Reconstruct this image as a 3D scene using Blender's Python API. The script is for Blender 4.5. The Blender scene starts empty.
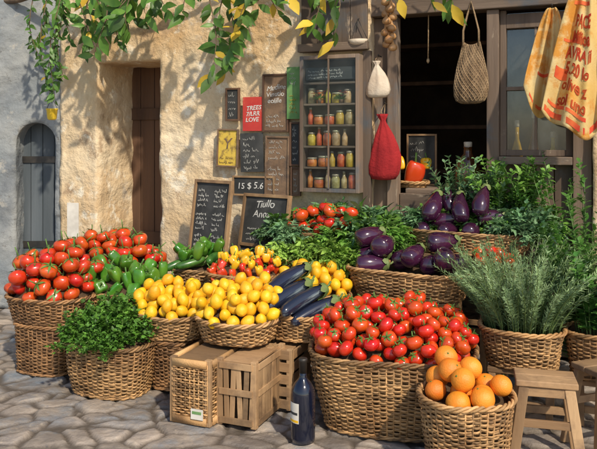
import bpy, math, random
from mathutils import Vector, Matrix, noise, Euler
R=random.Random(11)
C=bpy.data.collections.new('market'); bpy.context.scene.collection.children.link(C)
F=700.; CH=1.25; HY=140.; CX=298.5
ANG=math.radians(-22.03); DX,DY=math.cos(ANG),math.sin(ANG)      # wall direction
OX,OY=DY,-DX                                                      # outward normal
A=Vector((-1.77,5.2,0))
def W(t,n,z): return Vector((A.x+DX*t+OX*n, A.y+DY*t+OY*n, z))
def tt(px,n=0):
    k=(px-CX)/F; ax=A.x+OX*n; ay=A.y+OY*n
    return (k*ay-ax)/(DX-k*DY)
def zz(py,t,n=0):
    y=W(t,n,0).y; return CH-(py-HY)*y/F
RZ=Matrix.Rotation(ANG,3,'Z')
# ---------------------------------------------------------------- materials
def N(nt,t,**k):
    n=nt.nodes.new(t)
    for a,b in k.items(): setattr(n,a,b)
    return n
def mk(name,c1,c2=None,scale=8,rough=.6,bump=0,bscale=40,stretch=(1,1,1),tint=0,rand=0,coat=0,transl=0,c3=None,s3=2,lo=.35,hi=.65,metal=0,lo3=.5,hi3=.6,spec=.5,bdist=.01):
    m=bpy.data.materials.new(name); m.use_nodes=True; nt=m.node_tree; L=nt.links
    b=nt.nodes['Principled BSDF']; out=nt.nodes['Material Output']
    tc=N(nt,'ShaderNodeTexCoord'); mp=N(nt,'ShaderNodeMapping'); mp.inputs['Scale'].default_value=stretch
    L.new(tc.outputs['Object'],mp.inputs[0])
    no=N(nt,'ShaderNodeTexNoise'); no.inputs['Scale'].default_value=scale; no.inputs['Detail'].default_value=6
    L.new(mp.outputs[0],no.inputs['Vector'])
    rp=N(nt,'ShaderNodeValToRGB'); rp.color_ramp.elements[0].position=lo; rp.color_ramp.elements[1].position=hi
    rp.color_ramp.elements[0].color=(*c1,1); rp.color_ramp.elements[1].color=(*(c2 or c1),1)
    L.new(no.outputs['Fac'],rp.inputs[0]); col=rp.outputs[0]
    if c3:
        n3=N(nt,'ShaderNodeTexNoise'); n3.inputs['Scale'].default_value=s3; n3.inputs['Detail'].default_value=9; n3.inputs['Roughness'].default_value=.65
        L.new(tc.outputs['Object'],n3.inputs['Vector'])
        r3=N(nt,'ShaderNodeMapRange'); r3.inputs[1].default_value=lo3; r3.inputs[2].default_value=hi3
        L.new(n3.outputs['Fac'],r3.inputs[0])
        mx=N(nt,'ShaderNodeMixRGB'); L.new(r3.outputs[0],mx.inputs[0]); L.new(col,mx.inputs[1]); mx.inputs[2].default_value=(*c3,1); col=mx.outputs[0]
    if tint:
        at=N(nt,'ShaderNodeAttribute'); at.attribute_name='tint'
        mr=N(nt,'ShaderNodeMapRange'); mr.inputs[3].default_value=1-tint; mr.inputs[4].default_value=1+tint
        L.new(at.outputs['Fac'],mr.inputs[0])
        hv=N(nt,'ShaderNodeHueSaturation'); L.new(mr.outputs[0],hv.inputs['Value']); L.new(col,hv.inputs['Color']); col=hv.outputs[0]
    if rand:
        oi=N(nt,'ShaderNodeObjectInfo'); mr=N(nt,'ShaderNodeMapRange'); mr.inputs[3].default_value=.5-rand*.012; mr.inputs[4].default_value=.5+rand*.06
        L.new(oi.outputs['Random'],mr.inputs[0]); hv=N(nt,'ShaderNodeHueSaturation'); L.new(mr.outputs[0],hv.inputs['Hue'])
        m2=N(nt,'ShaderNodeMath',operation='MULTIPLY'); m2.inputs[1].default_value=7.31; L.new(oi.outputs['Random'],m2.inputs[0])
        fr=N(nt,'ShaderNodeMath',operation='FRACT'); L.new(m2.outputs[0],fr.inputs[0])
        m3=N(nt,'ShaderNodeMapRange'); m3.inputs[3].default_value=1-.35*rand; m3.inputs[4].default_value=1+.15*rand; L.new(fr.outputs[0],m3.inputs[0]); L.new(m3.outputs[0],hv.inputs['Value'])
        L.new(col,hv.inputs['Color']); col=hv.outputs[0]
    L.new(col,b.inputs['Base Color']); b.inputs['Roughness'].default_value=rough; b.inputs['Metallic'].default_value=metal
    b.inputs['Coat Weight'].default_value=coat; b.inputs['Coat Roughness'].default_value=.12; b.inputs['Specular IOR Level'].default_value=spec
    if bump:
        n2=N(nt,'ShaderNodeTexNoise'); n2.inputs['Scale'].default_value=bscale; n2.inputs['Detail'].default_value=8; n2.inputs['Roughness'].default_value=.6
        L.new(mp.outputs[0],n2.inputs['Vector'])
        bp=N(nt,'ShaderNodeBump'); bp.inputs['Strength'].default_value=bump; bp.inputs['Distance'].default_value=bdist
        L.new(n2.outputs['Fac'],bp.inputs['Height']); L.new(bp.outputs[0],b.inputs['Normal'])
    if transl:
        tr=N(nt,'ShaderNodeBsdfTranslucent'); L.new(col,tr.inputs[0]); ms=N(nt,'ShaderNodeMixShader'); ms.inputs[0].default_value=transl
        L.new(b.outputs[0],ms.inputs[1]); L.new(tr.outputs[0],ms.inputs[2]); L.new(ms.outputs[0],out.inputs[0])
    return m
def layer(m,col,scale,lo,hi,detail=10,rough=.7,stretch=None,seed=0):
    nt=m.node_tree; b=nt.nodes['Principled BSDF']; src=b.inputs['Base Color'].links[0].from_socket
    tc=N(nt,'ShaderNodeTexCoord'); mp=N(nt,'ShaderNodeMapping'); mp.inputs['Location'].default_value=(seed,seed*1.7,seed*.3)
    if stretch: mp.inputs['Scale'].default_value=stretch
    nt.links.new(tc.outputs['Object'],mp.inputs[0]); no=N(nt,'ShaderNodeTexNoise'); no.inputs['Scale'].default_value=scale; no.inputs['Detail'].default_value=detail; no.inputs['Roughness'].default_value=rough
    nt.links.new(mp.outputs[0],no.inputs['Vector']); mr=N(nt,'ShaderNodeMapRange'); mr.inputs[1].default_value=lo; mr.inputs[2].default_value=hi; nt.links.new(no.outputs['Fac'],mr.inputs[0])
    mx=N(nt,'ShaderNodeMixRGB'); nt.links.new(mr.outputs[0],mx.inputs[0]); nt.links.new(src,mx.inputs[1]); mx.inputs[2].default_value=(*col,1); nt.links.new(mx.outputs[0],b.inputs['Base Color'])
M={}
M['ochre']=mk('ochre_plaster',(.66,.48,.27),(.80,.66,.45),2.2,.93,1.0,11,c3=(.60,.39,.19),s3=1.3,lo3=.48,hi3=.66,bdist=.03)
layer(M['ochre'],(.42,.29,.175),3.2,.57,.66,seed=3); layer(M['ochre'],(.84,.75,.58),6,.55,.63,seed=7); layer(M['ochre'],(.32,.24,.16),22,.64,.73,seed=1); layer(M['ochre'],(.50,.46,.40),2.4,.60,.70,seed=12)
M['blue']=mk('blue_grey_plaster',(.20,.225,.24),(.34,.35,.34),2.5,.9,.9,14,c3=(.14,.155,.17),s3=2,lo3=.5,hi3=.65,bdist=.02)  # blue grey plaster, its cooler tone also carries the shade at the left end
layer(M['blue'],(.42,.40,.35),6,.57,.65,seed=2); layer(M['blue'],(.13,.12,.11),14,.6,.7,seed=5)
M['wicker']=mk('wicker',(.23,.12,.046),(.48,.285,.12),7,.6,.4,130,tint=.6)
M['wicker2']=mk('brown_wicker',(.15,.075,.03),(.33,.175,.072),7,.6,.4,130,tint=.6)
M['gap_dark']=mk('gap_blocker',(.05,.028,.012),(.08,.045,.02),20,.9)  # added dark surface behind the weave, stops light showing through gaps
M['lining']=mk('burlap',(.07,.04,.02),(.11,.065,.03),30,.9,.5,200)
M['wood']=mk('pale_wood',(.26,.15,.07),(.45,.29,.15),6,.7,.5,20,(1,1,.12),tint=.35,c3=(.18,.11,.06),s3=6,lo3=.48,hi3=.66)
M['woodh']=mk('pale_wood_flat',(.26,.15,.07),(.45,.29,.15),6,.7,.5,20,(.12,1,1),tint=.35,c3=(.18,.11,.06),s3=6,lo3=.48,hi3=.66)
M['old']=mk('weathered_wood',(.095,.065,.045),(.215,.155,.11),7,.8,.8,18,(1,1,.08),c3=(.11,.12,.13),s3=2.5,tint=.3,lo3=.52,hi3=.66)  # both weathered woods toned darkish, dimness of the shopfront put into their colour
M['oldh']=mk('weathered_wood_flat',(.095,.065,.045),(.215,.155,.11),7,.8,.8,18,(.08,1,1),c3=(.11,.12,.13),s3=2.5,tint=.3,lo3=.52,hi3=.66)
layer(M['old'],(.32,.25,.18),16,.60,.66,stretch=(1,1,.25)); layer(M['oldh'],(.32,.25,.18),16,.60,.66,stretch=(.25,1,1))
M['door']=mk('dark_door_wood',(.07,.035,.02),(.15,.078,.042),7,.75,.8,18,(1,1,.08),tint=.3)
M['bdoor']=mk('slate_door_wood',(.07,.09,.105),(.14,.165,.185),7,.75,.7,18,(1,1,.08),tint=.3)
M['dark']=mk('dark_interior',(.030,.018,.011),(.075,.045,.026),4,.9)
M['cback']=mk('cabinet_back',(.06,.042,.028),(.13,.095,.065),6,.9)
M['slate']=mk('chalkboard',(.022,.024,.024),(.05,.052,.05),5,.8,c3=(.085,.085,.082),s3=4,lo3=.48,hi3=.7)
M['chalk']=mk('chalk',(.74,.73,.68),(.5,.5,.46),60,.9)
M['tomato']=mk('tomato_skin',(.56,.014,.008),(.68,.035,.010),12,.22,coat=.4,rand=.28)
M['tomatoB']=mk('vine_tomato_skin',(.50,.014,.008),(.66,.05,.012),14,.25,coat=.3,rand=.35)
M['calyx']=mk('calyx_green',(.07,.16,.025),(.14,.26,.05),30,.6)
M['lemon']=mk('lemon_skin',(.84,.38,.010),(.90,.53,.025),10,.38,.25,160,rand=.35)
layer(M['lemon'],(.82,.29,.012),14,.53,.72)
M['orange']=mk('orange_skin',(.82,.20,.015),(.88,.29,.03),10,.42,.3,170,rand=.25)
M['pgreen']=mk('green_pepper_skin',(.045,.15,.012),(.15,.31,.03),5,.25,coat=.4,rand=.5)
M['pred']=mk('red_pepper_skin',(.58,.025,.012),(.70,.06,.015),8,.22,coat=.4,rand=.2)
M['pyel']=mk('yellow_pepper_skin',(.86,.40,.012),(.9,.50,.03),8,.22,coat=.4,rand=.3)
M['egg']=mk('eggplant_skin',(.026,.006,.024),(.068,.014,.050),5,.13,coat=.8,rand=.3)
M['eggl']=mk('long_eggplant_skin',(.010,.014,.030),(.022,.028,.055),5,.16,coat=.8,rand=.3)
layer(M['eggl'],(.20,.25,.27),20,.565,.64,stretch=(.06,1,1))
M['eggc']=mk('eggplant_cap',(.10,.17,.04),(.18,.22,.075),30,.6)
M['zuc']=mk('courgette_skin',(.03,.10,.015),(.08,.19,.03),22,.3,coat=.3,rand=.3)
M['parsley']=mk('parsley',(.07,.19,.025),(.15,.32,.045),15,.5,tint=.6,transl=.25)
M['leafy']=mk('leafy_green',(.095,.24,.035),(.21,.39,.07),9,.45,tint=.6,transl=.3)
M['bgreen']=mk('blue_green_leaf',(.12,.26,.11),(.24,.40,.20),9,.5,tint=.6,transl=.25)
M['lettuce']=mk('lettuce_green',(.17,.33,.045),(.33,.50,.10),12,.45,tint=.45,transl=.25)
M['rose']=mk('rosemary_green',(.18,.29,.13),(.33,.47,.22),12,.55,tint=.55,transl=.25)
M['basil']=mk('glossy_herb',(.055,.17,.03),(.13,.30,.055),12,.4,tint=.55,transl=.25)
M['stem']=mk('green_stem',(.12,.20,.06),(.18,.26,.08),12,.6)
M['bark']=mk('bark',(.12,.08,.05),(.22,.15,.09),10,.9,.8,40)
M['vine']=mk('vine_leaf',(.055,.15,.025),(.13,.26,.045),9,.42,tint=.6,transl=.4)
M['vyel']=mk('yellow_vine_leaf',(.60,.38,.03),(.70,.52,.06),9,.5,tint=.35,transl=.35)
M['glass']=mk('bottle_glass',(.004,.006,.016),(.008,.011,.028),5,.08,coat=.6)
M['paper']=mk('paper',(.58,.55,.48),(.72,.69,.61),20,.85)
M['redp']=mk('red_poster',(.46,.03,.028),(.56,.06,.04),9,.8,c3=(.62,.18,.12),s3=20,lo3=.58,hi3=.7)
M['yelp']=mk('yellow_poster',(.62,.42,.05),(.70,.50,.09),9,.8,c3=(.30,.20,.05),s3=20)
M['grnp']=mk('green_poster',(.08,.22,.06),(.18,.33,.12),12,.8)
M['brownp']=mk('brown_board',(.14,.085,.05),(.25,.16,.095),8,.85,.5,30,c3=(.09,.065,.05),s3=5)
M['red']=mk('red_cloth',(.26,.007,.010),(.38,.016,.018),8,.9,.6,60)
M['net']=mk('jute_net',(.24,.155,.08),(.40,.28,.155),20,.85,.7,150,tint=.4)
M['tan']=mk('tan_canvas',(.17,.105,.055),(.28,.19,.11),9,.9,.8,120,c3=(.14,.09,.05),s3=8)
M['cloth']=mk('yellow_cloth',(.76,.52,.16),(.84,.68,.34),4,.85,.3,90,c3=(.74,.34,.05),s3=5,transl=.25)
M['amber']=mk('amber_glass',(.06,.02,.007),(.12,.04,.012),5,.1,coat=.6)
M['jar']=mk('jar_contents',(.36,.22,.09),(.60,.42,.22),40,.15,coat=.8,rand=.9)
M['jarr']=mk('red_preserve',(.42,.05,.02),(.62,.16,.05),40,.15,coat=.8,rand=.5)
M['jarg']=mk('dark_preserve',(.42,.28,.03),(.62,.42,.07),40,.15,coat=.8,rand=.5)
M['lid']=mk('jar_lid',(.30,.25,.17),(.45,.38,.28),5,.45,metal=.3,rand=.8)
M['garlic']=mk('garlic',(.55,.44,.32),(.68,.58,.45),12,.7,.4,60)
M['onion']=mk('onion_skin',(.36,.17,.06),(.52,.30,.13),12,.4,.2,60)
M['iron']=mk('iron',(.05,.05,.05),(.09,.08,.07),12,.5,metal=.8)
M['yel']=mk('yellow_enamel',(.78,.52,.03),(.85,.60,.05),6,.4)
M['redt']=mk('red_print',(.62,.05,.02),(.74,.17,.04),12,.85)
def glass_mat(nm,dif,gl,lo=.08,hi=.4):
    m=bpy.data.materials.new(nm); m.use_nodes=True; nt=m.node_tree; nt.nodes.clear(); L=nt.links
    o=N(nt,'ShaderNodeOutputMaterial'); t=N(nt,'ShaderNodeBsdfTransparent'); t.inputs[0].default_value=(.9,.93,.93,1)
    g=N(nt,'ShaderNodeBsdfGlossy'); g.inputs['Roughness'].default_value=.05
    d=N(nt,'ShaderNodeBsdfDiffuse'); d.inputs[0].default_value=dif
    m1=N(nt,'ShaderNodeMixShader'); m1.inputs[0].default_value=gl; m2=N(nt,'ShaderNodeMixShader')
    tc=N(nt,'ShaderNodeTexCoord'); no=N(nt,'ShaderNodeTexNoise'); no.inputs['Scale'].default_value=9; no.inputs['Detail'].default_value=7; L.new(tc.outputs['Object'],no.inputs['Vector'])
    mr=N(nt,'ShaderNodeMapRange'); mr.inputs[1].default_value=.45; mr.inputs[2].default_value=.7; mr.inputs[3].default_value=lo; mr.inputs[4].default_value=hi; L.new(no.outputs['Fac'],mr.inputs[0])
    L.new(mr.outputs[0],m2.inputs[0])
    L.new(t.outputs[0],m1.inputs[1]); L.new(g.outputs[0],m1.inputs[2]); L.new(m1.outputs[0],m2.inputs[1]); L.new(d.outputs[0],m2.inputs[2]); L.new(m2.outputs[0],o.inputs[0])
    return m
M['pane']=glass_mat('window_glass',(.20,.22,.21,1),.08,.03,.22); M['cpane']=glass_mat('cabinet_glass',(.3,.3,.28,1),.02,.0,.04)
# ---------------------------------------------------------------- mesh builder
class MB:
    def __init__(s): s.v=[];s.f=[];s.m=[];s.t=[]
    def add(s,vs,fs,mi=0,tint=None):
        n=len(s.v); s.v+=[tuple(v) for v in vs]
        t=R.random() if tint is None else tint
        for f in fs: s.f.append(tuple(i+n for i in f)); s.m.append(mi); s.t.append(t)
    def box(s,c,d,rot=None,mi=0,tint=None):
        x,y,z=d[0]/2,d[1]/2,d[2]/2
        vs=[Vector((a*x,b*y,e*z)) for a in(-1,1) for b in(-1,1) for e in(-1,1)]
        if rot is not None: vs=[rot@v for v in vs]
        c=Vector(c); s.add([v+c for v in vs],[(0,1,3,2),(4,6,7,5),(0,4,5,1),(2,3,7,6),(0,2,6,4),(1,5,7,3)],mi,tint)
    def tube(s,pts,r,k=6,closed=False,mi=0,tint=None):
        pts=[Vector(p) for p in pts]; n=len(pts); rr=r if isinstance(r,(list,tuple)) else [r]*n
        vs=[]; ref=None
        for i,p in enumerate(pts):
            a=pts[(i-1)%n] if (closed or i>0) else p; b=pts[(i+1)%n] if (closed or i<n-1) else p
            d=(b-a); d=d.normalized() if d.length>1e-9 else Vector((0,0,1))
            if ref is None: ref=d.orthogonal().normalized()
            ref=(ref-d*ref.dot(d)); ref=ref.normalized() if ref.length>1e-6 else d.orthogonal().normalized()
            e=d.cross(ref)
            for j in range(k):
                w=2*math.pi*j/k; vs.append(p+(ref*math.cos(w)+e*math.sin(w))*rr[i])
        fs=[]
        for i in range(n if closed else n-1):
            i2=(i+1)%n
            for j in range(k): fs.append((i*k+j,i*k+(j+1)%k,i2*k+(j+1)%k,i2*k+j))
        if not closed: fs.append(tuple(range(k))[::-1]); fs.append(tuple((n-1)*k+j for j in range(k)))
        s.add(vs,fs,mi,tint)
    def lathe(s,prof,seg=24,fn=None,mi=0,tint=.5,cap=True):
        vs=[];fs=[];n=len(prof)
        for i,(r,z) in enumerate(prof):
            for j in range(seg):
                a=2*math.pi*j/seg; p=Vector((r*math.cos(a),r*math.sin(a),z)); vs.append(fn(p,i/(n-1),a) if fn else p)
        for i in range(n-1):
            for j in range(seg): fs.append((i*seg+j,i*seg+(j+1)%seg,(i+1)*seg+(j+1)%seg,(i+1)*seg+j))
        if cap: fs.append(tuple(range(seg))[::-1]); fs.append(tuple((n-1)*seg+j for j in range(seg)))
        s.add(vs,fs,mi,tint)
    def leaf(s,p,d,up,L,Wd,curl=.25,fold=.15,mi=0,tint=None,ruf=0):
        d=d.normalized(); sd=d.cross(up); sd=sd.normalized() if sd.length>1e-4 else d.orthogonal().normalized(); u=sd.cross(d)
        ws=[0,.75,1,.62,0]; c=[];l=[];r=[]
        for i in range(5):
            q=i/4; b=p+d*(L*q)-u*(curl*L*q*q); c.append(b)
            if 0<i<4:
                rz=R.uniform(-ruf,ruf)*Wd
                l.append(b+sd*(ws[i]*Wd/2)+u*(fold*Wd+rz)); r.append(b-sd*(ws[i]*Wd/2)+u*(fold*Wd-rz))
        s.add(c+l+r,[(0,5,1),(0,1,8),(1,5,6,2),(1,2,9,8),(2,6,7,3),(2,3,10,9),(3,7,4),(3,4,10)],mi,tint)
    def mesh(s,name,mats,smooth=True):
        me=bpy.data.meshes.new(name); me.from_pydata(s.v,[],s.f)
        for m in (mats if isinstance(mats,(list,tuple)) else [mats]): me.materials.append(m)
        me.polygons.foreach_set('material_index',s.m)
        if smooth: me.polygons.foreach_set('use_smooth',[True]*len(s.f))
        at=me.attributes.new('tint','FLOAT','FACE'); at.data.foreach_set('value',s.t)
        me.update(); return me
    def build(s,name,mats,parent=None,smooth=True,bevel=0):
        return obj(name,s.mesh(name,mats,smooth),parent,bevel)
def obj(name,me,parent=None,bevel=0):
    o=bpy.data.objects.new(name,me); C.objects.link(o); o.parent=parent
    if bevel:
        b=o.modifiers.new('bevel','BEVEL'); b.width=bevel; b.segments=2; b.limit_method='ANGLE'
    return o
def tag(o,label,cat,group=None):
    o['label']=label; o['category']=cat
    if group: o['group']=group
    return o
def thing(name,label,cat,loc=(0,0,0),rz=0,group=None):
    o=bpy.data.objects.new(name,None); C.objects.link(o); o.location=loc; o.rotation_euler=(0,0,rz); o.empty_display_size=.05
    return tag(o,label,cat,group)
def struct(o): o['kind']='structure'; return o
# ---------------------------------------------------------------- text
def text_mesh(s,size,mat,jit=.0,align='CENTER',ext=.0006,bold=0,slant=.16):
    cu=bpy.data.curves.new('t','FONT'); cu.body=s; cu.size=size; cu.align_x=align; cu.align_y='CENTER'; cu.extrude=ext; cu.space_line=.95; cu.offset=bold; cu.resolution_u=3
    ob=bpy.data.objects.new('t',cu); C.objects.link(ob); dg=bpy.context.evaluated_depsgraph_get(); dg.update()
    me=bpy.data.meshes.new_from_object(ob.evaluated_get(dg)); bpy.data.objects.remove(ob)
    for v in me.vertices:
        x,y,z=v.co; w=noise.noise_vector(Vector((x*14,y*14,3)))*jit; w+=noise.noise_vector(Vector((x*60,y*60,9)))*jit*.35
        v.co=(x+w.x+y*slant, -z, y+w.y+x*.03)
    me.materials.clear(); me.materials.append(mat); return me
def lettering(s,size,mat,parent,loc,jit=.004,name='lettering',bold=0):
    o=obj(name,text_mesh(s,size,mat,jit,bold=bold),parent); o.location=loc; return o
def scribble(parent,w,h,rows,loc,mat='chalk',th=.0011,fill=.85,cols=1,name='handwriting'):
    mb=MB(); lh=h/rows
    for c in range(cols):
        x0=-w/2+c*w/cols; cw=w/cols*.9
        for r_ in range(rows):
            zb=h/2-(r_+.68)*lh; x=x0+R.uniform(0,.06)*cw; end=x0+cw*R.uniform(fill*.75,1)
            while x<end-lh*.4:
                wl=min(end-x,lh*R.uniform(.9,2.4)); pts=[]; n=int(wl/(lh*.11))+3; tl=R.random()*6
                for i in range(n):
                    u=i/(n-1); asc=lh*.42*(R.random()<.16)-lh*.25*(R.random()<.07)
                    pts.append((x+wl*u+lh*.07*math.sin(i*2.1),0,zb+lh*.17*math.sin(i*1.9+tl)+asc+x*.03))
                mb.tube(pts,th,4); x+=wl+lh*R.uniform(.25,.5)
    o=mb.build(name,M[mat],parent); o.location=loc; return o
# ---------------------------------------------------------------- ground
def ground():
    def rng(a,b,s):
        o=[];x=a
        while x<b: o.append(x); x+=s
        return o
    xs=[-150,-40,-12,-5]+rng(-2.6,2.2,.012)+[3,5,12,40,150]
    ys=[-60,-15,-3,1]+rng(2.4,5.3,.012)+[6,8,15,50,150]
    v=[];tv=[];gv=[]
    for y in ys:
        for x in xs:
            w=noise.noise_vector(Vector((x*2.5,y*2.5,0)))*.06+noise.noise_vector(Vector((x*13,y*13,4)))*.016
            d,p=noise.voronoi(Vector(((x+w.x)/.20,(y+w.y)/.13,0.5)))
            e=d[1]-d[0]; q=min(1,max(0,(e-.02)/.15)); q=q*q*(3-2*q)
            h=noise.noise(Vector((p[0].x*3.1,p[0].y*3.1,0)))*.007
            tl=((x-p[0].x*.20)*math.sin(p[0].x*9)+(y-p[0].y*.13)*math.sin(p[0].y*7))*.07
            z=-.018+q*.012+(h+tl)*q+noise.noise(Vector((x*9,y*9,1)))*.005*q+noise.noise(Vector((x*26,y*26,1)))*.0032+noise.noise(Vector((x*60,y*60,1)))*.0014
            z=min(z,0.004)
            v.append((x,y,z)); tv.append(.5+.5*math.sin(p[0].x*37.1+p[0].y*91.7)); gv.append(q)
    nx=len(xs); f=[(j*nx+i,j*nx+i+1,(j+1)*nx+i+1,(j+1)*nx+i) for j in range(len(ys)-1) for i in range(nx-1)]
    me=bpy.data.meshes.new('ground'); me.from_pydata(v,[],f)
    me.attributes.new('tint','FLOAT','POINT').data.foreach_set('value',tv); me.attributes.new('gap','FLOAT','POINT').data.foreach_set('value',gv)
    me.polygons.foreach_set('use_smooth',[True]*len(f))
    m=mk('cobblestone',(.25,.21,.175),(.41,.345,.28),6,.55,.8,38,tint=.3,c3=(.20,.18,.17),s3=5,lo3=.5,hi3=.7)
    layer(m,(.50,.42,.32),13,.57,.68,seed=4); layer(m,(.12,.115,.115),20,.6,.7,seed=9); layer(m,(.20,.235,.27),2.2,.50,.66,seed=6)
    nt=m.node_tree; b=nt.nodes['Principled BSDF']; src=b.inputs['Base Color'].links[0].from_socket
    at=N(nt,'ShaderNodeAttribute'); at.attribute_name='gap'; mx=N(nt,'ShaderNodeMixRGB'); mx.inputs[1].default_value=(.11,.09,.07,1)
    nt.links.new(at.outputs['Fac'],mx.inputs[0]); nt.links.new(src,mx.inputs[2]); nt.links.new(mx.outputs[0],b.inputs['Base Color'])
    me.materials.append(m); me.update(); struct(obj('ground',me))
ground()
# ---------------------------------------------------------------- walls
def wall_mesh(name,t0,t1,H,step,opens,depth,mat,amp=.012,seed=0):
    def lines(a,b,extra):
        n=int((b-a)/step); l=[a+(b-a)*i/n for i in range(n+1)]
        for e in extra:
            j=min(range(len(l)),key=lambda i:abs(l[i]-e)); l[j]=e
        return l
    xs=lines(t0,t1,[e for o in opens for e in o[:2]]); zs=lines(0,H,[e for o in opens for e in o[2:4]]+[0])
    def inside(x,z):
        for a,b,z0,z1,arch in opens:
            if a<x<b and z0-.01<z<z1:
                if arch:
                    r=(b-a)/2; cz=z1-r
                    if z>cz and (x-(a+b)/2)**2+(z-cz)**2>r*r: continue
                return True
        return False
    v={};vs=[];fs=[]
    def vid(i,j):
        if (i,j) in v: return v[i,j]
        x,z=xs[i],zs[j]
        for a,b,z0,z1,arch in opens:
            if arch:
                r=(b-a)/2; cz=z1-r; c=(a+b)/2
                dd=math.hypot(x-c,z-cz)
                if z>cz and abs(dd-r)<step*.75 and dd>0: x=c+(x-c)*r/dd; z=cz+(z-cz)*r/dd
            elif z1<2.0 and z<z1+.01:
                if abs(x-a)<1e-6 or abs(x-b)<1e-6: x+=noise.noise(Vector((z*6,x,3)))*.02
        y=-(noise.noise(Vector((x*1.7,z*1.7,seed)))*amp+noise.noise(Vector((x*7,z*7,seed)))*amp*.6+noise.noise(Vector((x*22,z*22,seed)))*amp*.4)
        k=noise.noise(Vector((x*3.3,z*3.3,seed+5))); y+=.007*(1 if k>.12 else max(0,(k-.04)/.08))
        vs.append([x,y,z]); v[i,j]=len(vs)-1; return v[i,j]
    edges={}
    for i in range(len(xs)-1):
        for j in range(len(zs)-1):
            if inside((xs[i]+xs[i+1])/2,(zs[j]+zs[j+1])/2): continue
            q=[vid(i,j),vid(i+1,j),vid(i+1,j+1),vid(i,j+1)]; fs.append(q)
            for a,b in zip(q,q[1:]+q[:1]):
                if (b,a) in edges: del edges[b,a]
                else: edges[a,b]=1
    back={}
    def bk(i,k):
        if (i,k) not in back:
            x,y,z=vs[i]; w=noise.noise_vector(Vector((x*9,z*9,k)))*.012; vs.append([x+w.x,y+depth*k/8+w.y*.4,z+w.z*(z>.1)]); back[i,k]=len(vs)-1
        return back[i,k]
    for a,b in edges:
        pa,pb=a,b
        for k in range(1,9):
            na,nb=bk(a,k),bk(b,k); fs.append([pb,pa,na,nb]); pa,pb=na,nb
    m=MB(); m.add(vs,fs,0,.5); return m.build(name,mat)
H=3.3; DEP=.47
dA,dB=tt(97),tt(160); sA,sB=tt(370),tt(593)
bt=thing('shop_building','old market building with sunlit peeling ochre plaster facade','building',(A.x,A.y,0),ANG)
dz=1.81
wall_mesh('wall',0,5.4,H,.024,[(dA,dB,0,dz,False),(sA,sB,0,2.2,False)],DEP,M['ochre'],.019).parent=bt
mb=MB()
for i in range(5):
    w=(dB-dA+.1)/5; mb.box((dA-.05+w*(i+.5),DEP-.02,dz/2),(w-.006,.04,dz+.1))
dr=mb.build('door',M['door'],bt,False,.003)
for z_,h_ in ((.5,.09),(1.45,.09)):
    mb=MB(); mb.box(((dA+dB)/2,DEP-.05,z_),(dB-dA+.1,.02,h_)); mb.build('door_rail',M['door'],dr,False,.003)
mb=MB(); mb.tube([(dB-.16,DEP-.045,1.0),(dB-.16,DEP-.085,1.0),(dB-.16,DEP-.085,1.1),(dB-.16,DEP-.045,1.1)],.007); mb.build('handle',M['iron'],dr)
mb=MB(); mb.box(((dA+dB)/2,.18,.05),(dB-dA+.12,.44,.1)); mb.build('door_step',M['blue'],bt,False,.01)
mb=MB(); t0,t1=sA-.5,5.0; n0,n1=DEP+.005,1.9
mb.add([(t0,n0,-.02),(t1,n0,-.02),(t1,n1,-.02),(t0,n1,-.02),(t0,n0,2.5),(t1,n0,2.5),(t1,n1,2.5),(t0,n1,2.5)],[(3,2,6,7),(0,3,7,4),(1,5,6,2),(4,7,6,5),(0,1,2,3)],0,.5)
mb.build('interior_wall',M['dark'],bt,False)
mb=MB(); mb.box((2.7,-.03,H+.05),(5.6,.5,.1)); mb.build('cornice',M['ochre'],bt,False,.02)
lb=thing('side_building','weathered blue grey plaster building at the left end of the street','building',(A.x-.0,A.y+.03,0),math.radians(2))
lw=wall_mesh('wall',-5.0,.02,H,.026,[(-.335,-.045,0,1.38,True)],.2,M['blue'],.026,5); lw.parent=lb
mb=MB()
for i in range(4): mb.box((-.37+.09*(i+.5),.17,.7),(.086,.03,1.45))
d2=mb.build('door',M['bdoor'],lb,False,.003)
for z_ in(.45,1.1):
    mb=MB(); mb.box((-.19,.15,z_),(.36,.012,.05)); mb.build('door_rail',M['iron'],d2,False)
# ---------------------------------------------------------------- shopfront
sf=thing('shopfront','weathered grey brown wooden shop frontage with dark open doorway and glazed window','shop front',(A.x,A.y,0),ANG)
def T(px,n=-.12): return tt(px,n)
Y0=.12
a0,a1,a2,a3,a4,a5=T(370)-.01,T(400),T(488),T(500),T(573),sB-.005
mb=MB(); mb.box(((a0+a1)/2-.035,Y0,1.0),((a1-a0)-.07,.05,2.02)); mb.build('door_post',M['old'],sf,False,.004)
mb=MB(); mb.box((a1-.034,Y0-.02,1.0),(.064,.09,2.02)); mb.build('door_post',M['old'],sf,False,.004)
mb=MB(); mb.box(((a2+a3)/2,Y0-.02,1.0),(a3-a2,.10,2.02)); mb.build('door_post',M['old'],sf,False,.004)
mb=MB(); mb.box(((a4+a5)/2,Y0-.02,1.0),(a5-a4,.10,2.02)); mb.build('corner_post',M['old'],sf,False,.004)
mb=MB(); mb.box(((a0+a5)/2,Y0-.03,2.105),(a5-a0,.13,.186)); mb.build('lintel',M['oldh'],sf,False,.005)
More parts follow.
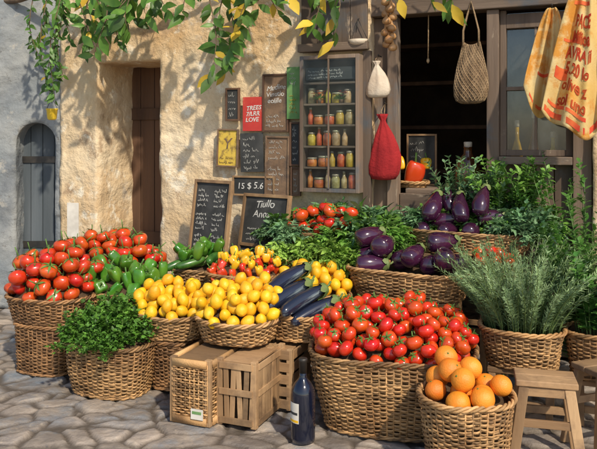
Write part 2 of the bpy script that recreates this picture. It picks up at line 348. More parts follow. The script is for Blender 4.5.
# timber panelling above and beside the wall cabinet
c0,c1=tt(302,.03),tt(368,.03)
mb=MB()
for i in range(4): w=(c1-c0)/4; mb.box((c0+w*(i+.5),-.035,2.02),(w-.004,.03,.44))
mb.build('upper_panel',M['old'],sf,False,.003)
mb=MB(); mb.box(((c0+c1)/2,-.06,1.825),(c1-c0+.02,.05,.05)); mb.build('panel_rail',M['oldh'],sf,False,.004)
p0,p1=tt(363,.03),tt(371,.03); mb=MB(); mb.box(((p0+p1)/2+.004,-.035,.9),(p1-p0,.04,1.79)); mb.build('side_post',M['old'],sf,False,.004)
zs=1.12
mb=MB(); k=4; w=(a4-a3)/k
for i in range(k): mb.box((a3+w*(i+.5),Y0+.01,zs/2),(w-.005,.035,zs-.02))
mb.build('lower_panel',M['old'],sf,False,.003)
mb=MB(); mb.box(((a3+a4)/2,Y0-.035,zs+.012),(a4-a3-.004,.12,.045)); mb.build('window_sill',M['oldh'],sf,False,.004)
mb=MB(); fw=.035; z0,z1=zs+.037,2.008; xa,xb=a3+.002,a4-.002
mb.box((xa+fw/2,Y0,(z0+z1)/2),(fw,.05,z1-z0)); mb.box((xb-fw/2,Y0,(z0+z1)/2),(fw,.05,z1-z0))
mb.box(((xa+xb)/2,Y0,z0+fw/2),(xb-xa-2*fw,.05,fw)); mb.box(((xa+xb)/2,Y0,z1-fw-.03),(xb-xa-2*fw,.05,fw*2.4))
wf=mb.build('window',M['old'],sf,False,.003)
mb=MB(); mb.box(((xa+xb)/2,Y0-.004,1.55),(xb-xa-2*fw,.03,.022)); mb.build('glazing_bar',M['old'],wf,False,.002)
mb=MB(); mb.box(((xa+xb)/2,Y0-.002,(z0+z1)/2),(.014,.024,z1-z0-.05)); mb.build('glazing_bar',M['old'],wf,False,.002)
mb=MB(); mb.box(((xa+xb)/2,Y0+.012,(z0+z1)/2),(xb-xa-.03,.004,z1-z0-.03)); mb.build('pane',M['pane'],wf,False)
cnt=thing('shop_counter','dark wooden counter shelf across the open shop doorway','counter',(A.x,A.y,0),ANG)
mb=MB(); mb.box(((a1+a5)/2-.02,.40,.93),(a5-a1-.08,.44,.03)); mb.build('counter_top',M['oldh'],cnt,False,.004)
for x in (a1+.02,a5-.1):
    mb=MB(); mb.box((x,.42,.457),(.04,.34,.914)); mb.build('leg',M['door'],cnt,False,.004)
mb=MB(); mb.box(((a1+a2)/2,Y0+.0,.84),(a2-a1-.004,.04,.16)); mb.build('front_board',M['oldh'],cnt,False,.004)
bs=thing('back_shelf','dim wooden shelf unit at the back of the dark shop','shelf',W(tt(445,-1.3),-1.5,0),ANG)
for s in(-1,1):
    mb=MB(); mb.box((s*.45,0,1.05),(.04,.25,2.1)); mb.build('upright',M['door'],bs,False,.003)
for z in(.6,1.0,1.35,1.7,2.0):
    mb=MB(); mb.box((0,0,z),(.855,.25,.03)); mb.build('shelf_board',M['door'],bs,False,.003)
# ---------------------------------------------------------------- baskets
class B: pass
def plan(a,rx,ry,sq):
    c,s=math.cos(a),math.sin(a); r=1/((abs(c)**sq+abs(s)**sq)**(1/sq)); return r*c*rx,r*s*ry
def basket(label,loc,rx,ry,h,taper=.82,sq=2.6,ns=None,pitch=.0088,dome=.08,tilt=0,mat='wicker',rz=ANG,group=None,lining=True,name='wicker_basket',pw=2):
    b=B(); b.rx,b.ry,b.h,b.sq,b.dome,b.tilt,b.loc,b.rz=rx,ry,h,sq,dome,tilt,Vector(loc),rz; b.S=[]
    th=thing(name,label,'basket',loc,rz,group); b.th=th
    per=math.pi*(rx+ry); ns=ns or max(18,int(per/.027)//2*2); rows=max(4,int(h/pitch)); ns4=ns*4
    mb=MB(); ph=h/rows; rr=.0030; se=R.random()*50
    def kk(z): return (taper+(1-taper)*(z/h)**.85)+.012*math.sin(z*17+se)
    def wv(a,z):
        return .012*noise.noise(Vector((math.cos(a)*1.5,math.sin(a)*1.5,z*5+se)))
    for j in range(rows):
        z=(j+.5)*ph; k=kk(z); vs=[];fs=[]
        wob=R.uniform(-.0018,.0018); thick=R.uniform(.75,1.15)
        for i in range(ns4):
            a=2*math.pi*i/ns4; x,y=plan(a,rx*k,ry*k,sq); c,s=math.cos(a),math.sin(a)
            off=.0048*math.sin(ns*a/2+j*math.pi)+wob+wv(a,z)+.0028*noise.noise(Vector((c*7,s*7,j*.9+se)))
            zz_=z+.5*ph*noise.noise(Vector((c*4,s*4,j*1.3+se)))+.9*ph*noise.noise(Vector((c*1.5,s*1.5,z*3+se)))*min(1,z/.04)
            for q in range(6):
                w=2*math.pi*q/6; o=off+rr*math.cos(w); vs.append((x+c*o,y+s*o,zz_+ph*.56*thick*math.sin(w)))
        for i in range(ns4):
            i2=(i+1)%ns4
            for q in range(6): fs.append((i*6+q,i2*6+q,i2*6+(q+1)%6,i*6+(q+1)%6))
        n0=len(mb.v); mb.v+=vs
        t=R.random(); L_=len(fs)
        for n_,f in enumerate(fs):
            mb.f.append(tuple(u+n0 for u in f)); mb.m.append(0); mb.t.append(min(1,max(0,t*.55+.45*(.5+.9*noise.noise(Vector((n_/L_*14,j*.8,se)))))))
    for i in range(ns):
        a=2*math.pi*(i+.0)/ns; pts=[]
        for q in range(4):
            z=h*q/3; k=kk(z); x,y=plan(a,rx*k,ry*k,sq); o=wv(a,z); pts.append((x+o*math.cos(a),y+o*math.sin(a),z))
        mb.tube(pts,.0036,5)
    vs=[];fs=[]
    for z in (.006,h*.5,h-.004):
        k=kk(z)
        for i in range(ns):
            a=2*math.pi*i/ns; x,y=plan(a,rx*k-.015,ry*k-.015,sq); vs.append((x,y,z))
    for l in range(2):
        for i in range(ns): fs.append((l*ns+i,(l+1)*ns+i,(l+1)*ns+(i+1)%ns,l*ns+(i+1)%ns))
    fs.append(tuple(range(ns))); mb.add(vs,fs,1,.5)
    mb.build('woven_body',[M[mat],M['gap_dark']],th)
    def ring(nm,z0,kr,Rr,tr,nst,phase):
        mb=MB()
        for st in range(nst):
            pts=[]
            for i in range(ns4):
                a=2*math.pi*i/ns4; x,y=plan(a,rx*kr,ry*kr,sq); f=a*round(ns/3.2)+st*2*math.pi/nst; c,s=math.cos(a),math.sin(a); o=wv(a,z0)+.003
                wz=.008*noise.noise(Vector((c*1.2,s*1.2,se)))*(1 if z0>.03 else 0)
                pts.append((x+c*(Rr*math.cos(f)+o),y+s*(Rr*math.cos(f)+o),z0+wz+Rr*math.sin(f)))
            mb.tube(pts,tr,6,closed=True)
        mb.build(nm,M[mat],th)
    ring('rim',h,kk(h),.0070,.0056,3,0); ring('foot_ring',.0085,kk(0),.0035,.0045,2,0)
    def floor(x,y):
        q=((abs(x)/rx)**sq+(abs(y)/ry)**sq)**(1/sq); q=min(1,q)
        return h-.022+dome*(1-q**pw)+tilt*y/ry
    b.floor=floor; b.q=lambda x,y:((abs(x)/rx)**sq+(abs(y)/ry)**sq)**(1/sq)
    if lining:
        mb=MB(); vs=[(0,0,floor(0,0)-.004)]; fs=[]; rg=[.2,.4,.6,.75,.87,.94]
        for g in rg:
            for i in range(32):
                a=2*math.pi*i/32; x,y=plan(a,rx*g,ry*g,sq); x*=1-.01/rx; y*=1-.01/ry; vs.append((x,y,floor(x,y)-.006))
        for i in range(32): fs.append((0,1+i,1+(i+1)%32))
        for l in range(len(rg)-1):
            for i in range(32): fs.append((1+l*32+i,1+(l+1)*32+i,1+(l+1)*32+(i+1)%32,1+l*32+(i+1)%32))
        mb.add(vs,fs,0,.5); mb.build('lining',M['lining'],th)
    return b
def gpos(px,d,z): return Vector(((px-CX)*d/F,d,z))
def stand(label,px,d,z,w,dp,name='wooden_stand'):
    th=thing(name,label,'stand',gpos(px,d,0),ANG)
    mb=MB(); n=3
    for i in range(n): mb.box((0,-dp/2+dp*(i+.5)/n,z-.0125),(w,dp/n-.004,.021))
    mb.build('top',M['woodh'],th,False,.002)
    for sx in(-1,1):
        for sy in(-1,1):
            mb=MB(); mb.box((sx*(w/2-.02),sy*(dp/2-.02),(z-.024)/2),(.03,.03,z-.024)); mb.build('leg',M['wood'],th,False,.002)
    for sy in(-1,1):
        mb=MB(); mb.box((0,sy*(dp/2-.02),z*.35),(w-.07,.015,.03)); mb.build('stretcher',M['woodh'],th,False,.002)
    return th
def crate(label,x,y,w,dp,h,style=0,tagp=False,name='wooden_crate'):
    th=thing(name,label,'crate',(x,y,0),ANG)
    for sx in(-1,1):
        for sy in(-1,1):
            mb=MB(); mb.box((sx*(w/2-.012),sy*(dp/2-.012),h/2),(.028,.028,h)); mb.build('corner_post',M['wood'],th,False,.003)
    for (cx,cy,ww,ax) in ((0,-dp/2,w,0),(0,dp/2,w,0),(-w/2,0,dp-.012,1),(w/2,0,dp-.012,1)):
        mb=MB()
        def bx(o,z,a,b,th_=.007,tl=0):
            mb.box((cx+(o if ax==0 else 0),cy+(o if ax else 0),z),(a,th_,b) if ax==0 else (th_,a,b),Matrix.Rotation(tl,3,'Y' if ax==0 else 'X'))
        if style==1:
            n=max(4,int(ww/.03))
            for i in range(n): bx(-ww/2+ww*(i+.5)/n,h/2,ww/n-.008,h-.03,.006,R.uniform(-.05,.05))
            for z in(.025,h*.52,h-.025):
                mb.box((cx*1.04,cy*1.035,z),(ww-.03,.008,.028) if ax==0 else (.008,ww-.03,.028))
        elif style==0:
            for z in(.02,h-.02): mb.box((cx*1.02,cy*1.02,z),(ww-.03,.012,.032) if ax==0 else (.012,ww-.03,.032))
            nn=int((h-.07)/.0105); ns=max(5,int(ww/.022))
            for j in range(nn):
                z=.036+(j+.5)*(h-.072)/nn; pts=[]
                for i in range(ns*3+1):
                    o=-ww/2+.012+(ww-.024)*i/(ns*3); f=.0042*math.sin(math.pi*i/3+j*math.pi)
                    pts.append((cx+(o if ax==0 else f),cy+(f if ax==0 else o),z+.004*noise.noise(Vector((o*9,j*.5,cx)))))
                mb.tube(pts,.0046,5)
            for i in range(ns): bx(-ww/2+ww*(i+.5)/ns,h/2,.006,h-.04,.005)
        else:
            n=max(4,int(h/.055))
            for i in range(n): bx(0,h*(i+.5)/n,ww-.02,h/n-.014,.008,R.uniform(-.03,.03))
        mb.build('side_panel',M['wicker'] if style==0 else (M['wood'] if style==1 else M['woodh']),th,style==0,0 if style==0 else .0015)
    mb=MB(); mb.box((0,0,h-.018),(w-.04,dp-.04,.012)); mb.build('lid_board',M['woodh'],th,False,.002)
    mb=MB(); mb.box((0,0,.012),(w-.03,dp-.03,.01)); mb.build('base_board',M['woodh'],th,False,.002)
    mb=MB(); mb.box((0,0,h/2),(w-.045,dp-.045,h-.06)); mb.build('dark_core',M['gap_dark'],th,False)  # added dark block, puts the shade inside the crate into colour
    if tagp:
        mb=MB(); mb.box((w*.22,-dp/2-.014,.055),(.06,.003,.045)); pt=mb.build('paper_tag',M['paper'],th,False)
        mb=MB(); mb.box((w*.22,-dp/2-.0165,.062),(.045,.001,.012)); mb.build('green_stripe',M['grnp'],pt,False)
    return th
# ---------------------------------------------------------------- produce kinds
K={}
def sph(r,fz=.85,dim=.12,lob=0,nl=5,rings=12,seg=20,pw=1,el=1,irr=0,tp=0):
    pr=[]
    for i in range(rings+1):
        th=math.pi*i/rings; s=max(.012,math.sin(th)**pw)*(1-tp*(i/rings)); z=math.cos(th)*fz*el
        z-=dim*math.exp(-(th/.42)**2)+0; z+=dim*.4*math.exp(-((math.pi-th)/.4)**2)
        pr.append((r*s,r*z))
    sd=R.random()*40
    def fn(p,u,a):
        k=1+lob*math.cos(nl*a+irr*3*u)*(1-.35*u)+irr*noise.noise(Vector((p.x*22+sd,p.y*22,p.z*16))); return Vector((p.x*k+irr*.02*math.sin(u*3),p.y*k,p.z))
    mb=MB(); mb.lathe(pr[::-1],seg,(lambda p,u,a:fn(p,1-u,a))); return mb
def calyx(r,z,ln,n=5,w=.35,stem=.02,sr=.003):
    mb=MB()
    for i in range(n):
        a=2*math.pi*i/n+R.uniform(-.2,.2); d=Vector((math.cos(a),math.sin(a),R.uniform(-.05,.35))); l=ln*R.uniform(.8,1.15)
        mb.leaf(Vector((0,0,z)),d,Vector((0,0,1)),l,l*w,curl=R.uniform(.1,.5),fold=.1)
    mb.tube([(0,0,z-.003),(R.uniform(-.3,.3)*stem,R.uniform(-.3,.3)*stem,z+stem)],[sr,sr*.8],6); return mb
K['tomato']=dict(parts=[('flesh',[sph(.033,.86,.14,.02,5).mesh('tomato_flesh',M['tomato']),sph(.034,.80,.16,.04,6).mesh('tomato_flesh',M['tomato'])]),('calyx',[calyx(.033,.0245,.024).mesh('tomato_calyx',M['calyx']) for _ in range(3)])],sp=[(0,0,0,.0315)])
K['bigtomato']=dict(parts=[('flesh',[sph(.045,.80,.14,.06,7,irr=.12).mesh('tomato_flesh',M['tomatoB']),sph(.043,.84,.14,.03,5,irr=.12).mesh('tomato_flesh',M['tomatoB']),sph(.046,.74,.16,.08,8,irr=.12).mesh('tomato_flesh',M['tomatoB'])]),('calyx',[calyx(.045,.031,.042,6,.3,.05,.0035).mesh('tomato_calyx',M['calyx']) for _ in range(3)])],sp=[(0,0,0,.041)])
def lemon(k=1.12,e=.13):
    pr=[]; n=14; r=.029
    for i in range(n+1):
        th=math.pi*i/n; z=-math.cos(th); s=max(.02,math.sin(th)); zz_=z*k+e*(z**7); pr.append((r*s,r*zz_))
    sd=R.random()*30
    mb=MB(); mb.lathe(pr,20,lambda p,u,a:p*(1+.06*noise.noise(p*45+Vector((sd,0,0))))); return mb
def nub(z,r=.004):
    mb=MB(); mb.lathe([(r*.7,z-.002),(r,z),(r*.6,z+.0018)],8); return mb
K['lemon']=dict(parts=[('rind',[lemon().mesh('lemon_rind',M['lemon']),lemon(1.04,.06).mesh('lemon_rind',M['lemon']),lemon(1.2,.16).mesh('lemon_rind',M['lemon'])]),('stem_end',[nub(.0325).mesh('lemon_nub',M['calyx'])])],sp=[(0,0,0,.0295)])
K['orange']=dict(parts=[('rind',[sph(.043,.97,.03,0,seg=24,rings=14,irr=.04).mesh('orange_rind',M['orange']) for _ in range(2)]),('stem_end',[nub(.0405,.004).mesh('orange_nub',M['calyx'])])],sp=[(0,0,0,.042)])
def pepper(r,el,nl,tp=.25): return sph(r,1,.24,.15,nl,pw=.62,el=el,seg=30,rings=16,irr=.2,tp=tp)
def pepk(m):
    return dict(parts=[('flesh',[pepper(.034,1.1,4).mesh('pepper_flesh',M[m]),pepper(.033,1.3,3).mesh('pepper_flesh',M[m]),pepper(.031,1.5,3,.45).mesh('pepper_flesh',M[m])]),('stem',[calyx(.03,.031,.014,5,.7,.032,.0042).mesh('pepper_stem',M['calyx'])])],sp=[(0,0,0,.035)])
K['pepper_g']=pepk('pgreen'); K['pepper_r']=pepk('pred'); K['pepper_y']=pepk('pyel')
def interp(xs,ys,x):
    for i in range(len(xs)-1):
        if x<=xs[i+1]: u=(x-xs[i])/(xs[i+1]-xs[i]); return ys[i]+(ys[i+1]-ys[i])*u
    return ys[-1]
def eggm(L,Rr,rs,bend,mat,nm,seg=20):
    ss=[0,.012,.03,.06,.1,.15,.22,.3,.4,.5,.6,.7,.8,.88,.95,1.0]; kx=[0,.05,.15,.3,.5,.7,.85,.95,1.0]
    mb=MB(); pr=[]
    for s in ss:
        r=interp(kx,rs,s)
        if s<.15: q=1-s/.15; r=rs[2]*math.sqrt(max(0,1-q*q))
        pr.append((max(.0008,Rr*r),s))
    def fn(p,u,a): s=p.z; return Vector((-L/2+L*s,p.x+bend*math.sin(math.pi*s),p.y))
    mb.lathe(pr,seg,fn); return mb.mesh(nm,mat)
def eggcap(L,Rr,rn):
    mb=MB(); r0=Rr*rn
    mb.lathe([(r0*1.02,L*.40),(r0*1.12,L*.44),(r0*.95,L*.48),(r0*.5,L*.51),(.006,L*.525)],18,lambda p,u,a:Vector((p.z,p.x,p.y)),cap=False)
    for i in range(5):
        a=2*math.pi*i/5+R.uniform(-.2,.2); rd=Vector((0,math.cos(a),math.sin(a)))
        mb.leaf(Vector((L*.47,0,0))+rd*r0*.98,Vector((-1,0,0))+rd*.28,rd,L*.20,r0*1.25,curl=-.02,fold=-.06)
    mb.tube([(L*.515,0,0),(L*.57,.002,.003),(L*.63,.004,.012)],[.0062,.0048,.0056],7); return mb.mesh('eggplant_cap',M['eggc'])
def eggk(L,Rr,rs,bends,mat):
    rn=rs[6]
    return dict(parts=[('flesh',[eggm(L,Rr,rs,b,M[mat],'eggplant_flesh') for b in bends]),('cap',[eggcap(L,Rr,rn)])],
        sp=[(-L/2+L*s,0,0,Rr*interp([0,.05,.15,.3,.5,.7,.85,.95,1.0],rs,s)) for s in(.15,.32,.5,.7,.9)])
K['egg']=eggk(.195,.048,[0,.5,.85,1,.93,.70,.48,.40,.34],(.008,-.006),'egg')
K['eggr']=eggk(.17,.050,[0,.6,.9,1,.95,.76,.55,.42,.3],(.004,-.004),'egg')
K['eggl']=eggk(.27,.036,[0,.6,.85,.97,1,.90,.75,.55,.38],(.018,.012),'eggl')
K['zuc']=eggk(.19,.025,[0,.65,.9,1,1,.95,.85,.7,.5],(.008,-.01),'zuc'); K['zuc']['parts'][1]=('stem',[eggcap(.19,.025,.62)])
def put(kind,name,label,cat,group,loc,rot,sc):
    k=K[kind]; th=bpy.data.objects.new(name,None); C.objects.link(th); th.empty_display_size=.02
    th.location=loc; th.rotation_euler=rot.to_euler(); th.scale=(sc,)*3; tag(th,label,cat,group)
    for pn,ms in k['parts']: obj(pn,R.choice(ms),th)
    return th
def heap(b,kind,n,name,label,cat,group,region=None,rotf=None,align=False,K_=60,smin=.88,smax=1.1,edge=.3,ew=.03):
    k=K[kind]; rmax=max(s[3] for s in k['sp']); Rb=Matrix.Rotation(b.rz,3,'Z')
    for _ in range(n):
        best=None; sc=R.uniform(smin,smax)
        for _k in range(K_):
            if region: x=R.uniform(region[0],region[1])*b.rx; y=R.uniform(region[2],region[3])*b.ry
            else:
                a=R.uniform(0,6.2832); g=math.sqrt(R.random()); x,y=plan(a,b.rx*g,b.ry*g,b.sq)
            if b.q(x*b.rx/(b.rx-rmax*edge),y*b.ry/(b.ry-rmax*edge))>1: continue
            if rotf: rm=rotf(x/b.rx,y/b.ry)
            else: rm=Matrix.Rotation(R.uniform(0,6.28),3,'Z')@Matrix.Rotation(R.uniform(-1.1,1.1),3,'X')@Matrix.Rotation(R.uniform(0,6.28),3,'Z')
            if align:
                e=.02; g=Vector((-(b.floor(x+e,y)-b.floor(x-e,y))/(2*e),-(b.floor(x,y+e)-b.floor(x,y-e))/(2*e),1)).normalized()
                g=(g+Vector((0,0,.6))).normalized(); rm=Vector((0,0,1)).rotation_difference(g).to_matrix()@rm
            sp=[(rm@Vector(s[:3])*sc,s[3]*sc) for s in k['sp']]; z=-9
            for o,r in sp:
                X,Y=x+o.x,y+o.y; q_=b.q(X,Y)
                if q_<.9: z=max(z,b.floor(X,Y)+r*.95-o.z)
                elif q_<1.25: z=max(z,b.h+r*.75-o.z)
                for (qx,qy,qz,qr) in b.S:
                    dd=(qx-X)**2+(qy-Y)**2; rr=(r+qr)*.97
                    if dd<rr*rr: z=max(z,qz+math.sqrt(rr*rr-dd)-o.z)
            c=z-b.floor(x,y)-ew*b.q(x,y)
            if best is None or c<best[0]: best=(c,x,y,z,rm,sp)
        if best is None: continue
        c,x,y,z,rm,sp=best
        for o,r in sp: b.S.append((x+o.x,y+o.y,z+o.z,r))
        put(kind,name,label,cat,group,b.loc+Rb@Vector((x,y,z)),Rb@rm,sc)
# ---------------------------------------------------------------- front row left to right
basket('squat square wicker basket on the cobbles, supporting the leftmost tomato basket',gpos(52,3.84,0),.165,.15,.262,.9,4,mat='wicker2',lining=False)
b=basket('leftmost wicker basket, piled with vine tomatoes, raised on a lower basket',gpos(54,3.86,.274),.235,.2,.13,.85,2.6,dome=.14,tilt=.03,mat='wicker2')
heap(b,'bigtomato',50,'tomato','large ripe red tomato heaped on the leftmost raised basket','tomato','vine tomatoes on the leftmost basket')
stand('low wooden stand holding the tomato basket at the back left',110,4.36,.34,.56,.3)
b=basket('wide wicker basket of tomatoes at the back left behind the green peppers',gpos(110,4.36,.34),.37,.19,.16,.85,2.6,dome=.10,mat='wicker2')
heap(b,'bigtomato',46,'tomato','large ripe red tomato in the back left basket behind the green peppers','tomato','vine tomatoes in the back left basket')
b3=basket('wicker basket overflowing with dark green parsley on the cobbles',gpos(112,3.52,0),.225,.165,.245,.84,2.8,dome=.07)
stand('low wooden stand hidden under the green pepper basket',131,3.91,.26,.36,.24)
b=basket('wicker basket of green bell peppers behind the parsley',gpos(131,3.91,.26),.245,.165,.15,.85,2.6,dome=.11)
heap(b,'pepper_g',27,'bell_pepper','glossy green bell pepper in the basket behind the parsley','bell pepper','green bell peppers behind the parsley',smin=1.1,smax=1.4)
stand('wooden stand hidden under the courgette basket',200,4.05,.38,.2,.22)
b=basket('small wicker basket of dark green courgettes behind the left lemons',gpos(200,4.05,.38),.135,.14,.13,.85,2.6,dome=.05)
heap(b,'zuc',8,'courgette','dark green courgette in the small basket behind the left lemons','courgette','courgettes behind the lemons',rotf=lambda x,y:Matrix.Rotation(R.uniform(-.5,.9)+1.0,3,'Z'),align=True)
heap(b,'pepper_g',8,'bell_pepper','green bell pepper lying on the courgettes','bell pepper','green peppers among the courgettes',smin=1.1,smax=1.3)
basket('upright narrow wicker basket on the cobbles, supporting the left lemon basket',gpos(175,3.58,0),.098,.11,.242,.9,3.2,mat='wicker2',lining=False)
b=basket('left wicker basket of lemons, beside the parsley basket',gpos(172,3.60,.254),.20,.165,.115,.82,2.4,dome=.065,tilt=.03,pw=4)
heap(b,'lemon',56,'lemon','yellow lemon in the left lemon basket next to the parsley','lemon','lemons in the left lemon basket')
crate('pale wooden crate with woven sides and a paper tag under the lemons',-.418,3.225,.2,.32,.29,0,True)
crate('wooden crate of upright slats under the middle lemons',-.212,3.20,.19,.32,.29,1)
crate('narrow crate of level boards between the slatted crate and the big tomato basket',-.045,3.36,.125,.24,.283,2)
b=basket('middle wicker basket heaped with lemons standing on two crates',gpos(239,3.36,.30),.195,.175,.105,.82,2.4,dome=.075,tilt=.04,pw=4)
heap(b,'lemon',66,'lemon','yellow lemon in the middle heap above the wooden crates','lemon','lemons in the middle lemon basket')
b=basket('small wicker basket of long dark eggplants between lemons and tomatoes',gpos(301,3.44,.292),.145,.15,.115,.85,2.5,dome=.02,tilt=.02)
heap(b,'eggl',6,'long_eggplant','long glossy blue black eggplant in the basket between lemons and tomatoes','eggplant','long dark eggplants',region=(-.45,.75,-.55,.0),rotf=lambda x,y:Matrix.Rotation(R.uniform(.75,1.15),3,'Z')@Matrix.Rotation(-.34,3,'Y'),K_=120,smin=1.0,smax=1.1,ew=0)
b=basket('big wide wicker basket of red tomatoes at the front',(.42,3.135,0),.355,.265,.325,.84,3.1,dome=.125,tilt=.03,pitch=.0088,rz=math.radians(-13))
heap(b,'tomato',155,'tomato','small round red tomato heaped in the big front basket','tomato','tomatoes in the big front basket',K_=80)
b=basket('round wicker basket of oranges at the front next to the stool',(.637,2.66,0),.172,.168,.285,.78,2.1,dome=.0,tilt=.025,rz=0)
heap(b,'orange',13,'orange','bright orange fruit in the round front basket','orange','oranges in the front basket',K_=60,smin=.92,smax=1.06,ew=0,edge=.9)
# ---------------------------------------------------------------- middle tiers
stand('wooden stand under the mixed pepper basket',243,3.78,.41,.28,.2)
b=basket('wicker basket of mixed red and yellow peppers behind the lemons',gpos(243,3.78,.41),.20,.13,.12,.85,2.5,dome=.07,tilt=.04)
heap(b,'pepper_r',22,'bell_pepper','small red pepper in the mixed basket behind the lemons','pepper','red peppers in the mixed basket',smin=.65,smax=.85)
heap(b,'pepper_y',18,'bell_pepper','small yellow pepper in the mixed basket behind the lemons','pepper','yellow peppers in the mixed basket',smin=.65,smax=.85)
stand('wooden stand under the small rear lemon basket',314,3.68,.33,.26,.12)
b=basket('small wicker basket of lemons behind the long eggplants',gpos(314,3.68,.33),.19,.1,.12,.85,2.5,dome=.06,tilt=.02)
heap(b,'lemon',42,'lemon','yellow lemon in the small basket behind the long eggplants','lemon','lemons in the small rear basket')
stand('wooden stand under the pale lettuce basket',314,3.9,.46,.36,.18)
b13=basket('wicker basket of pale lettuce in the middle of the display',gpos(314,3.9,.46),.25,.12,.12,.85,2.6,dome=.04)
stand('high wooden stand at the back under the leafy greens',335,4.16,.57,.5,.2)
b12=basket('wide wicker basket of leafy greens and tomatoes at the back of the display',gpos(335,4.16,.57),.36,.135,.13,.85,2.8,dome=.06)
heap(b12,'tomato',17,'tomato','red tomato lying among the leafy greens at the back','tomato','tomatoes on the leafy greens',region=(-.7,.35,-.95,-.35),smin=1.1,smax=1.25,ew=0)
stand('wooden stand under the lower eggplant basket',410,3.64,.445,.5,.28)
b=basket('lower wicker basket of fat round eggplants behind the front tomatoes',gpos(410,3.64,.447),.32,.185,.135,.84,2.6,dome=.01,tilt=.02)
def er(x,y): return Matrix.Rotation(R.uniform(-.2,3.3),3,'Z')@Matrix.Rotation(R.uniform(-.35,.0),3,'Y')
heap(b,'eggr',10,'eggplant','fat round glossy purple eggplant in the lower eggplant basket','eggplant','eggplants in the lower basket',rotf=er,K_=140,smin=1.0,smax=1.15,region=(-.78,.75,-.5,.4),ew=0)
stand('tall wooden stand under the upper eggplant basket',470,3.875,.628,.54,.22)
b11=basket('upper wicker basket of pear shaped eggplants near the shop doorway',gpos(470,3.875,.63),.335,.155,.115,.84,2.6,dome=.0,tilt=.02)
def eu(x,y): return Matrix.Rotation(R.uniform(.6,2.5),3,'Z')@Matrix.Rotation(R.uniform(-1.15,-.7),3,'Y')
heap(b11,'egg',6,'eggplant','purple eggplant lying in the upper eggplant basket','eggplant','eggplants lying in the upper basket',rotf=er,K_=160,region=(-.8,.5,-.6,.1),ew=0,smin=.88,smax=1.0)
heap(b11,'egg',6,'eggplant','purple eggplant tilted neck up in the upper eggplant basket','eggplant','eggplants tilted up in the upper basket',rotf=eu,K_=160,region=(-.75,.3,-.2,.6),smin=.92,smax=1.08,ew=0)
stand('slender wooden stand under the tiny tomato basket',494,3.57,.55,.14,.1)
b=basket('tiny wicker basket of tomatoes between the eggplants and the rosemary',gpos(494,3.57,.55),.1,.075,.08,.85,2.3,dome=.01)
heap(b,'tomato',9,'tomato','red tomato in the tiny basket above the rosemary','tomato','tomatoes in the tiny basket')
stand('low wooden stand under the rosemary basket',522,3.17,.24,.28,.22)
b17=basket('wicker basket holding a bushy rosemary plant',gpos(522,3.17,.24),.185,.145,.165,.8,2.5,dome=.0)
stand('low wooden stand under the basket at the right edge',600,3.12,.2,.2,.2)
b18=basket('wicker basket with a tall glossy herb at the right edge',gpos(600,3.12,.2),.14,.13,.2,.85,2.4,dome=0)
pc=W(tt(413,-.30),-.30,.945)
b=basket('small flat basket of large peppers on the shop counter',pc,.10,.07,.035,.8,2.1,dome=.01)
heap(b,'pepper_r',1,'bell_pepper','very large red bell pepper on the shop counter','bell pepper',None,smin=2.1,smax=2.2,region=(-.15,.05,-.2,0),rotf=lambda x,y:Matrix.Rotation(.3,3,'Y'))
heap(b,'pepper_y',2,'bell_pepper','orange yellow bell pepper beside the large red one on the counter','bell pepper','yellow peppers on the counter',smin=1.0,smax=1.1)
# ---------------------------------------------------------------- greens
def parsley(ns=26,L=.12,ls=.022,mat='parsley'):
    mb=MB(); st=MB()
    for i in range(ns):
        a=R.uniform(0,6.28); e=R.uniform(.1,1.45); d=Vector((math.cos(a)*math.sin(e),math.sin(a)*math.sin(e),math.cos(e))); l=L*R.uniform(.7,1.15)
        p0=Vector((R.uniform(-.02,.02),R.uniform(-.02,.02),-.01)); p2=p0+d*l-Vector((0,0,l*.12)); p1=p0+d*l*.5+Vector((0,0,.012)); st.tube([p0,p1,p2],.0013,4)
        for q in range(22):
            c=p0.lerp(p2,R.uniform(.5,1.08))+Vector([R.gauss(0,.014) for _ in range(3)]); t=R.random()
            dd=(d+Vector([R.uniform(-.9,.9) for _ in range(3)])).normalized(); s=ls*R.uniform(.7,1.2)
            up=(Vector((0,0,1))+Vector([R.uniform(-.5,.5) for _ in range(3)]))
            sd=dd.cross(up).normalized()
            for k in(-1,0,1): mb.leaf(c,(dd+sd*k*.8),up,s*(1 if k==0 else .75),s*.55,curl=.2,fold=.1,tint=t)
    return mb.mesh('parsley_leaves',M[mat]),st.mesh('stems',M['stem'])
